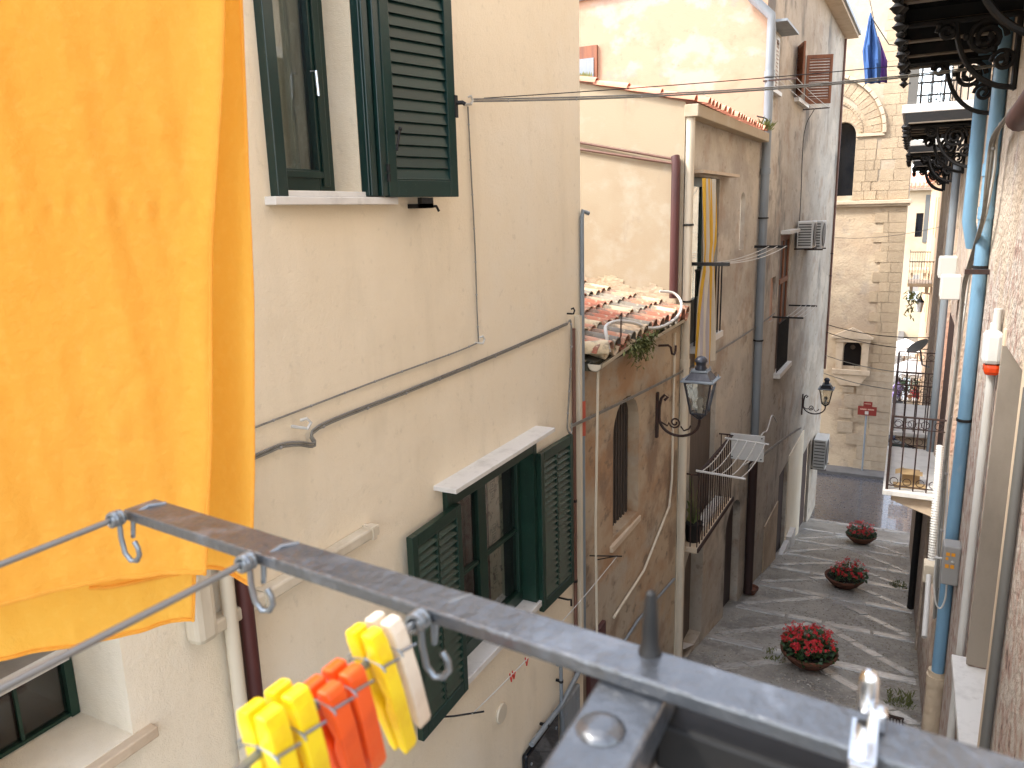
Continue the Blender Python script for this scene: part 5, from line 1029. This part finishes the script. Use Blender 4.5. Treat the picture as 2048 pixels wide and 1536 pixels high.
person('white haired person in a pale shirt beyond the far low balcony', .48, 38.0, m_shirt, m_hairw, face=math.pi)
person('person in a lilac top sitting by the church corner', -.02, 43.7, m_shirt2, m_hairb, True, face=.2)
person('person in a red top sitting under the near parasol', .75, 42.3, m_shirt3, m_hairb, True, face=2.6)
# parked car
t = thing('parked_car', 'dark blue car parked by the church corner seen from behind', 'car', (.55,37.5,Gz(37)))
zg = Gz(36.5); prof = [(34.9,.35),(34.85,.75),(34.95,.95),(35.25,1.40),(36.6,1.45),(37.5,1.0),(38.6,.85),(38.7,.4),(38.6,.3)]
g = MB(); g.prism([(-.2,y,zg+z) for y, z in prof], (1.55,0,0)); g.build('body', m_carb, t, bevel=.06)
g = MB(); g.obox((.575,35.06,zg+1.17),(.60,0,0),(0,.115,.19),(0,.01,-.006)); g.build('rear_window', m_carg, t); g = MB()
for x in (-.205,1.355): g.prism([(x,35.35,zg+.95),(x,37.2,zg+.98),(x,36.5,zg+1.36),(x,35.45,zg+1.34)], (.01 if x > 0 else -.01,0,0)); 
g.build('side_window', m_carg, t)
for x in (-.14,1.12): MB().box(x,x+.17,34.83,34.9,zg+.72,zg+.92).build('tail_light', m_tail, t, bevel=.02)
MB().box(-.18,1.33,34.78,34.9,zg+.35,zg+.55).build('bumper', m_carb, t, bevel=.03); MB().box(.33,.82,34.76,34.79,zg+.42,zg+.52).build('number_plate', m_white, t)
for x in (-.21,1.22):
    for y in (35.5,37.9):
        wv = MB().lathe([(.31,-.08),(.32,-.05),(.32,.05),(.31,.08)], (x+.07,y,zg+.31), 18, (1,0,0)).build('wheel', m_tyre, t, smooth=True); MB().lathe([(.19,-.085),(.2,-.08),(.001,-.09)], (x+.07,y,zg+.31), 12, (1 if x < 0 else -1,0,0)).build('rim', m_gpipe, wv)
t = thing('waste_bin', 'dark green wheeled waste bin at the church corner', 'bin', (.1,32.4,-10.05))
g = MB(); g.add([(-.05,32.2,-10.0),(.35,32.2,-10.0),(.35,32.6,-10.0),(-.05,32.6,-10.0),(-.12,32.12,-9.2),(.42,32.12,-9.2),(.42,32.68,-9.2),(-.12,32.68,-9.2)],[(0,3,2,1),(4,5,6,7),(0,1,5,4),(1,2,6,5),(2,3,7,6),(3,0,4,7)]); g.build('body', m_bin, t, bevel=.02); MB().box(-.15,.45,32.08,32.72,-9.19,-9.12).build('lid', m_bin, t, bevel=.02)
t = thing('street_lamp', 'white lantern hanging in the far street beside the peach house', 'street lamp', (.6,40,-4.7)); MB().tube([(.95,40,-4.1),(.6,40,-4.05),(.58,40,-4.2)], .03, 6).build('arm', m_iron, t)
g = MB(); g.lathe([(.10,-.75),(.17,-.30),(.17,-.28)], (.58,40,-4.2), 6); g.build('lantern', m_canvas, t); MB().lathe([(.2,-.28),(.08,-.12),(.03,0)], (.58,40,-4.2), 6).build('hood', m_iron, t)
g = MB()
for i in range(500):
    p = Vector((.55+rnd.gauss(0,.35),44+rnd.gauss(0,.5),-9.6+abs(rnd.gauss(0,.6)))); d = Vector((rnd.uniform(-1,1),rnd.uniform(-1,1),rnd.uniform(-.5,1)))*.16; s = Vector((rnd.uniform(-1,1),rnd.uniform(-1,1),0))*.05; g.add([p,p+d*.5+s,p+d,p+d*.5-s],[(0,1,2,3)])
t = thing('potted_shrub', 'leafy green shrub in a pot between the cafe tables', 'plant', (.55,44,Gz(44))); g.build('foliage', m_leaf, t); MB().lathe([(.2,0),(.28,.45),(.3,.48),(.001,.46)], (.55,44,Gz(44)), 12).build('pot', m_terra, t)
g = MB()
for i in range(160):
    p = Vector((.2+rnd.gauss(0,.12),37.4+rnd.gauss(0,.3),-3.7-abs(rnd.gauss(0,.5)))); d = Vector((rnd.uniform(-1,1),rnd.uniform(-1,1),rnd.uniform(-1.2,.3)))*.2; s = Vector((.03,.03,0)); g.add([p,p+d*.5+s,p+d,p+d*.5-s],[(0,1,2,3)])
t = thing('hanging_plant', 'trailing green plant hanging under the far balcony', 'plant', (.2,37.4,-4.6)); g.build('foliage', m_weed, t); MB().tube([(.2,37.5,-3.56),(.2,37.45,-4.0),(.22,37.4,-4.6)], .012, 5).build('stem', m_wood2, t)
from mathutils import noise
# ================================================================== FLOWER BOWLS
def planter(label, x, y, r, fl_k, lop):
    z = Gz(y)+.01; t = thing('flower_bowl', label, 'flower bowl', (x,y,z), 'terracotta flower bowls on the steps')
    k = r/.37
    o = MB().lathe([(.001,0),(.16*k,0),(.18*k,.01*k),(.30*k,.11*k),(.355*k,.19*k),(.385*k,.21*k),(.39*k,.245*k),(.36*k,.25*k),(.34*k,.22*k),(.001,.21*k)], (x,y,z), 28).build('bowl', m_terra, t, smooth=True)
    MB().lathe([(.001,.232*k),(.34*k,.225*k)], (x,y,z), 20, caps=False).build('soil', m_soil, t)
    lf = MB(); fl = MB(); stem = MB()
    for i in range(int(520*fl_k)):
        a = rnd.uniform(0,6.283); q = math.sqrt(rnd.random())*.36*k; hx = x+q*math.cos(a)+lop*k*.08; hy = y+q*math.sin(a); hmax = (.30*k)*(1-.55*(q/(.38*k))**2)
        p = Vector((hx,hy,z+.2*k+rnd.uniform(0,1)*hmax)); d = Vector((math.cos(a)+rnd.uniform(-.8,.8),math.sin(a)+rnd.uniform(-.8,.8),rnd.uniform(-.4,.8))).normalized()*rnd.uniform(.04,.075)*k; s = d.cross(Vector((rnd.uniform(-1,1),rnd.uniform(-1,1),1))).normalized()*.024*k
        lf.add([p,p+d*.35+s,p+d*.8+s*.7,p+d,p+d*.8-s*.7,p+d*.35-s],[(0,1,2,3,4,5)])
    for i in range(int(95*fl_k)):
        a = rnd.uniform(0,6.283); q = math.sqrt(rnd.random())*.37*k; hmax = .34*k*(1-.45*(q/(.38*k))**2)
        p = Vector((x+q*math.cos(a)+lop*k*.09,y+q*math.sin(a),z+.24*k+hmax*rnd.uniform(.55,1.1))); stem.tube([(x+q*.7*math.cos(a),y+q*.7*math.sin(a),z+.2*k),p], .003*k, 3, False)
        for u in range(rnd.randint(3,5)):
            c0 = p+Vector((rnd.uniform(-1,1),rnd.uniform(-1,1),rnd.uniform(-.7,.9)))*.028*k
            nrm = (Vector((math.cos(a)*.5,math.sin(a)*.5-.4,.8))+Vector((rnd.uniform(-.5,.5),rnd.uniform(-.5,.5),0))).normalized(); e1 = nrm.orthogonal().normalized(); e2 = nrm.cross(e1); rr = rnd.uniform(.016,.026)*k; a0 = rnd.uniform(0,6)
            for w_ in range(4):
                b0 = a0+w_*math.pi/2; f = lambda an, ra, hh: c0+(e1*math.cos(an)+e2*math.sin(an))*ra+nrm*hh
                fl.add([c0,f(b0-.5,rr*.7,.004),f(b0,rr,.008*k),f(b0+.5,rr*.7,.004)],[(0,1,2,3)])
    lf.build('foliage', m_leaf, t); fl.build('flowers', m_red, t); stem.build('stems', m_weed, t)
planter('nearest terracotta bowl overflowing with red flowers', -.90, 11.25, .39, 1.15, 0)
planter('middle terracotta bowl with red flowers leaning to one side', -.72, 16.65, .38, .62, .9)
planter('farthest terracotta bowl with two clumps of red flowers', -.62, 22.2, .38, .8, 0)
# ================================================================== OWN BALCONY RAILING (foreground)
bd = Vector((.9945,-.1045,0)); bp = Vector((.1045,.9945,0))
rl0 = thing('balcony_railing', 'dark grey painted iron balcony railing in the foreground', 'railing', (0,-.5,-1.2))
E0 = Vector((-.487,.345,-.2)); ln = 1.09
g = MB(); g.obox(E0+bd*ln/2+Vector((0,0,-.004)), bd*ln/2, bp*.0128, (0,0,.004)); g.build('arm_bar', m_rail, rl0, bevel=.0015)
g = MB(); c0 = Vector((-.085,.303,-.236)); L2 = .68; g.obox(c0+bd*L2/2+bp*.004, bd*L2/2, bp*.010, (0,0,.012)); g.build('lower_bar', m_iron, rl0, bevel=.002)
g = MB(); g.box(-.112,-.080,-1.7,.318,-.226,-.2085); g.build('top_rail', m_rail, rl0, bevel=.002)
g = MB(); g.box(-.106,-.086,-1.7,.31,-.250,-.227); g.build('under_rail', m_iron, rl0, bevel=.002)
MB().lathe([(.0105,0),(.0100,.0014),(.008,.0030),(.005,.0038),(.001,.0041)], (-.0985,.262,-.2085), 16).build('rivet', m_rail, rl0, smooth=True)
MB().lathe([(.0058,-.001),(.0052,.002),(.0042,.004),(.0039,.012),(.0031,.025),(.0024,.030),(.001,.0312)], (-.093,.312,-.2), 14).build('spike', m_iron, rl0, smooth=True)
for k in range(13): y = .285-k*.15; MB().box(-.104,-.088,y-.008,y+.008,-1.18,-.25).build('baluster', m_iron, rl0)
for k in range(4): MB().box(.05+k*.14,.066+k*.14,.262,.278,-1.18,-.25).build('baluster', m_iron, rl0)
g = MB(); g.box(-.15,.6,-1.9,.34,-1.30,-1.18); g.build('balcony_floor', m_marble, kind='structure')
t = thing('hose_clamp', 'shiny steel clamp fastened round the foreground railing bar', 'clamp', (-.002,.285,-.26))
MB().lathe([(.0034,-.007),(.0036,-.004),(.0036,.006),(.0026,.009),(.001,.010)], (-.0015,.300,-.187), 14).build('screw_head', m_chrome, t, smooth=True)
MB().obox((.0025,.296,-.1945),(.0034,0,0),(0,.0032,0),(0,0,.0045)).build('worm_housing', m_chrome, t, bevel=.0015)
MB().obox((-.0015,.272,-.218),(.0045,0,0),(0,.0012,.0),(0,-.004,.022)).build('band', m_chrome, t, bevel=.0008); g = MB()
for k in range(9): g.obox((-.0015,.2695-.0007*k,-.202-.0042*k),(.0030,0,.0006),(0,.0006,0),(0,0,.0011))
g.build('band_slot', m_acg, t); MB().obox((-.0015,.284,-.1985),(.0046,0,0),(0,.013,0),(0,0,.0012)).build('band', m_chrome, t)
def wire_line(label, P, ex):
    P = Vector(P); t = thing('clothes_line', label, 'clothes line', P, 'steel wires on the balcony arm')
    d = (Vector(ex)-P); MB().tube([P, P+d*.25-Vector((0,0,.004)), P+d*.6-Vector((0,0,.006)), P+d], .0021, 8).build('wire', m_wire, t, smooth=True)
    hx = []; dn = d.normalized(); a1 = dn.orthogonal().normalized(); a2 = dn.cross(a1)
    for k in range(40): u = k/39; a = u*2*math.pi*3.5; hx.append(P+dn*(.002+.009*u)+(a1*math.cos(a)+a2*math.sin(a))*.0042)
    MB().tube(hx, .0018, 6).build('coil', m_wire, t, smooth=True)
    q = P+Vector((0,.008,-.002)); MB().tube([q+Vector((0,0,.004)), P+Vector((.004,.002,-.016)), P+bp*-.001+Vector((.006,.004,.001)), P+bp*.014+Vector((.008,0,.0035)), P+bp*.024+Vector((.012,0,.0025))], .0018, 6).build('tie', m_wire, t, smooth=True)
    o = P+dn*.004; J = [o+Vector((0,0,-.003)), o+Vector((.001,-.001,-.015)), o+Vector((.003,-.001,-.026)), o+Vector((.007,0,-.0315)), o+Vector((.012,.001,-.031)), o+Vector((.0155,.001,-.026)), o+Vector((.015,.001,-.021)), o+Vector((.012,.001,-.0165))]
    MB().tube(J, .0019, 7).build('hook', m_wire, t, smooth=True); return t
wire_line('outermost steel wire at the tip of the foreground bar', (-.484,.330,-.203), (-.52,-1.6,-.203))
wire_line('middle of the three steel wires on the foreground bar', (-.345,.316,-.203), (-.43,-1.6,-.203))
wire_line('innermost steel wire carrying the coloured pegs', (-.2115,.303,-.204), (-.24,-1.6,-.204))
def peg(label, y, mt, up, lo, lean, wy=.0115):
    x = -.2115-.015*(.303-y); t = thing('clothes_peg', label, 'clothes peg', (x,y,-.204-lo), 'pegs on the foreground wire'); p = Vector((x,y,-.204))
    for s in (-1,1):
        prof = [(s*.0008,up*.2),(s*.0022,up),(s*.0085,up*.96),(s*.0100,up*.6),(s*.0100,up*.1),(s*.0095,-lo*.35),(s*.0065,-lo*.92),(s*.0040,-lo),(s*.0006,-lo*.93),(s*.0008,-lo*.5),(s*.004,-lo*.35),(s*.0008,-.006)]
        pts = [p+Vector((a*.86,-wy/2+lean*b,b)) for a, b in prof]; MB().prism(pts, (0,wy,0)).build('half', mt, t, bevel=.0012)
    g = MB()
    for s in (-1,1): g.tube([p+Vector((s*.0105,-wy*.55,.001)),p+Vector((s*.0108,wy*.55,-.001))], .0007, 5)
    pr = [p+Vector((.0106*math.cos(a),-wy*.52,.004*math.sin(a)-.002)) for a in [k*math.pi/8 for k in range(9)]]; g.tube(pr, .0006, 5); g.build('spring', m_wire, t)
peg('pale pinkish peg nearest the foreground bar', .274, m_pegW, .017, .058, -.34, .010); peg('yellow peg touching the pale one', .260, m_pegY, .018, .064, -.32, .010)
peg('upper of the two orange pegs', .240, m_pegO, .008, .056, -.26, .011); peg('lower of the two orange pegs', .226, m_pegO, .008, .056, -.26, .011)
peg('yellow peg left of the orange ones', .208, m_pegY, .018, .055, -.20, .011); peg('leftmost yellow peg, lowest in the row', .193, m_pegY, .018, .055, -.16, .011)
# ================================================================== ORANGE SHEET
ca = R_(38); cdir = Vector((math.sin(ca), math.cos(ca), 0)); cn_ = Vector((cdir.y, -cdir.x, 0)); P0 = Vector((-.837,.808,0))
sheet = thing('bed_sheet', 'large orange bed sheet hanging folded at the left', 'bed sheet', (-1.0,.6,-.58))
def interp(tab, z):
    for (z0,w0),(z1,w1) in zip(tab, tab[1:]):
        if z1 <= z <= z0: return w0+(w1-w0)*(z0-z)/(z0-z1)
    return tab[0][1] if z > tab[0][0] else tab[-1][1]
def layer(name, rt, zb, ztop, wl, off, seed, amp, curl=0):
    nu, nv = 170, 260; g = MB(); V = []
    for i in range(nv+1):
        v = i/nv; z = ztop+(zb-ztop)*v; r = interp(rt, z)
        for j in range(nu+1):
            u = j/nu; w_ = wl+(r-wl)*u; q = w_-r
            s = amp*(.004*math.sin(w_*29+seed+z*1.2)+.0022*math.sin(w_*67+seed*2-z*2.1+1.2*math.sin(z*4))+.0010*math.sin(w_*143+z*9+seed)+.003*math.sin(z*7+w_*13+seed)+.007*noise.noise(Vector((w_*11,z*1.6,seed)))+.0035*noise.noise(Vector((w_*27+z*5,z*4,seed+9)))+.0022*(.5-abs(noise.noise(Vector((w_*22-z*9,z*11+w_*8,seed+3)))))+.0011*noise.noise(Vector((w_*85,z*22,seed)))+.0016*(.4-abs(noise.noise(Vector((w_*15+z*3,z*24-w_*10,seed+17))))))
            s += .0022*math.exp(-((z-.01+.05*w_)/.012)**2)*math.sin(w_*260+seed)           # gathered seam
            s += .018*amp*math.exp(-(q/.025)**2)                                          # selvedge curls forward
            if curl: qq = max(0, min(1, 1+q/.075)); s -= curl*(1-qq*qq)
            z2 = z+.002*v*math.sin(w_*24+seed)
            V.append(P0+cdir*w_+cn_*(off+s)+Vector((0,0,z2)))
    k = nu+1; F = [(i*k+j,i*k+j+1,(i+1)*k+j+1,(i+1)*k+j) for i in range(nv) for j in range(nu)]
    o = g.add(V,F).build(name, m_sheet, sheet, smooth=True)
    hem = MB(); hem.tube([V[nv*k+j]+Vector((0,0,.004)) for j in range(k)], .0035, 6, sq=1); hem.tube([V[i*k+nu] for i in range(nv+1)], .0028, 6); hem.build('hem', m_sheet, o, smooth=True)
layer('front_layer', [(1.2,.02),(.30,.002),(.18,-.012),(-.03,-.046),(-.30,-.075),(-.5,-.105)], -.487, 1.15, -.75, .030, .4, 1.0)
layer('middle_layer', [(1.2,.05),(.28,.024),(-.11,.001),(-.36,-.022),(-.54,-.042)], -.537, 1.15, -.26, .012, 2.1, .8, .085)
layer('back_layer', [(1.2,-.09),(.0,-.105),(-.55,-.115),(-.64,-.127)], -.632, 1.15, -.75, -.10, 4.0, .7)
t = thing('clothes_line', 'cord carrying the orange sheet above the view', 'clothes line', (-1.0,.6,1.15)); MB().tube([P0+cdir*-1.6+Vector((0,0,1.165)),P0+cdir*.6+Vector((0,0,1.165))], .006, 6).build('cord', m_white, t)
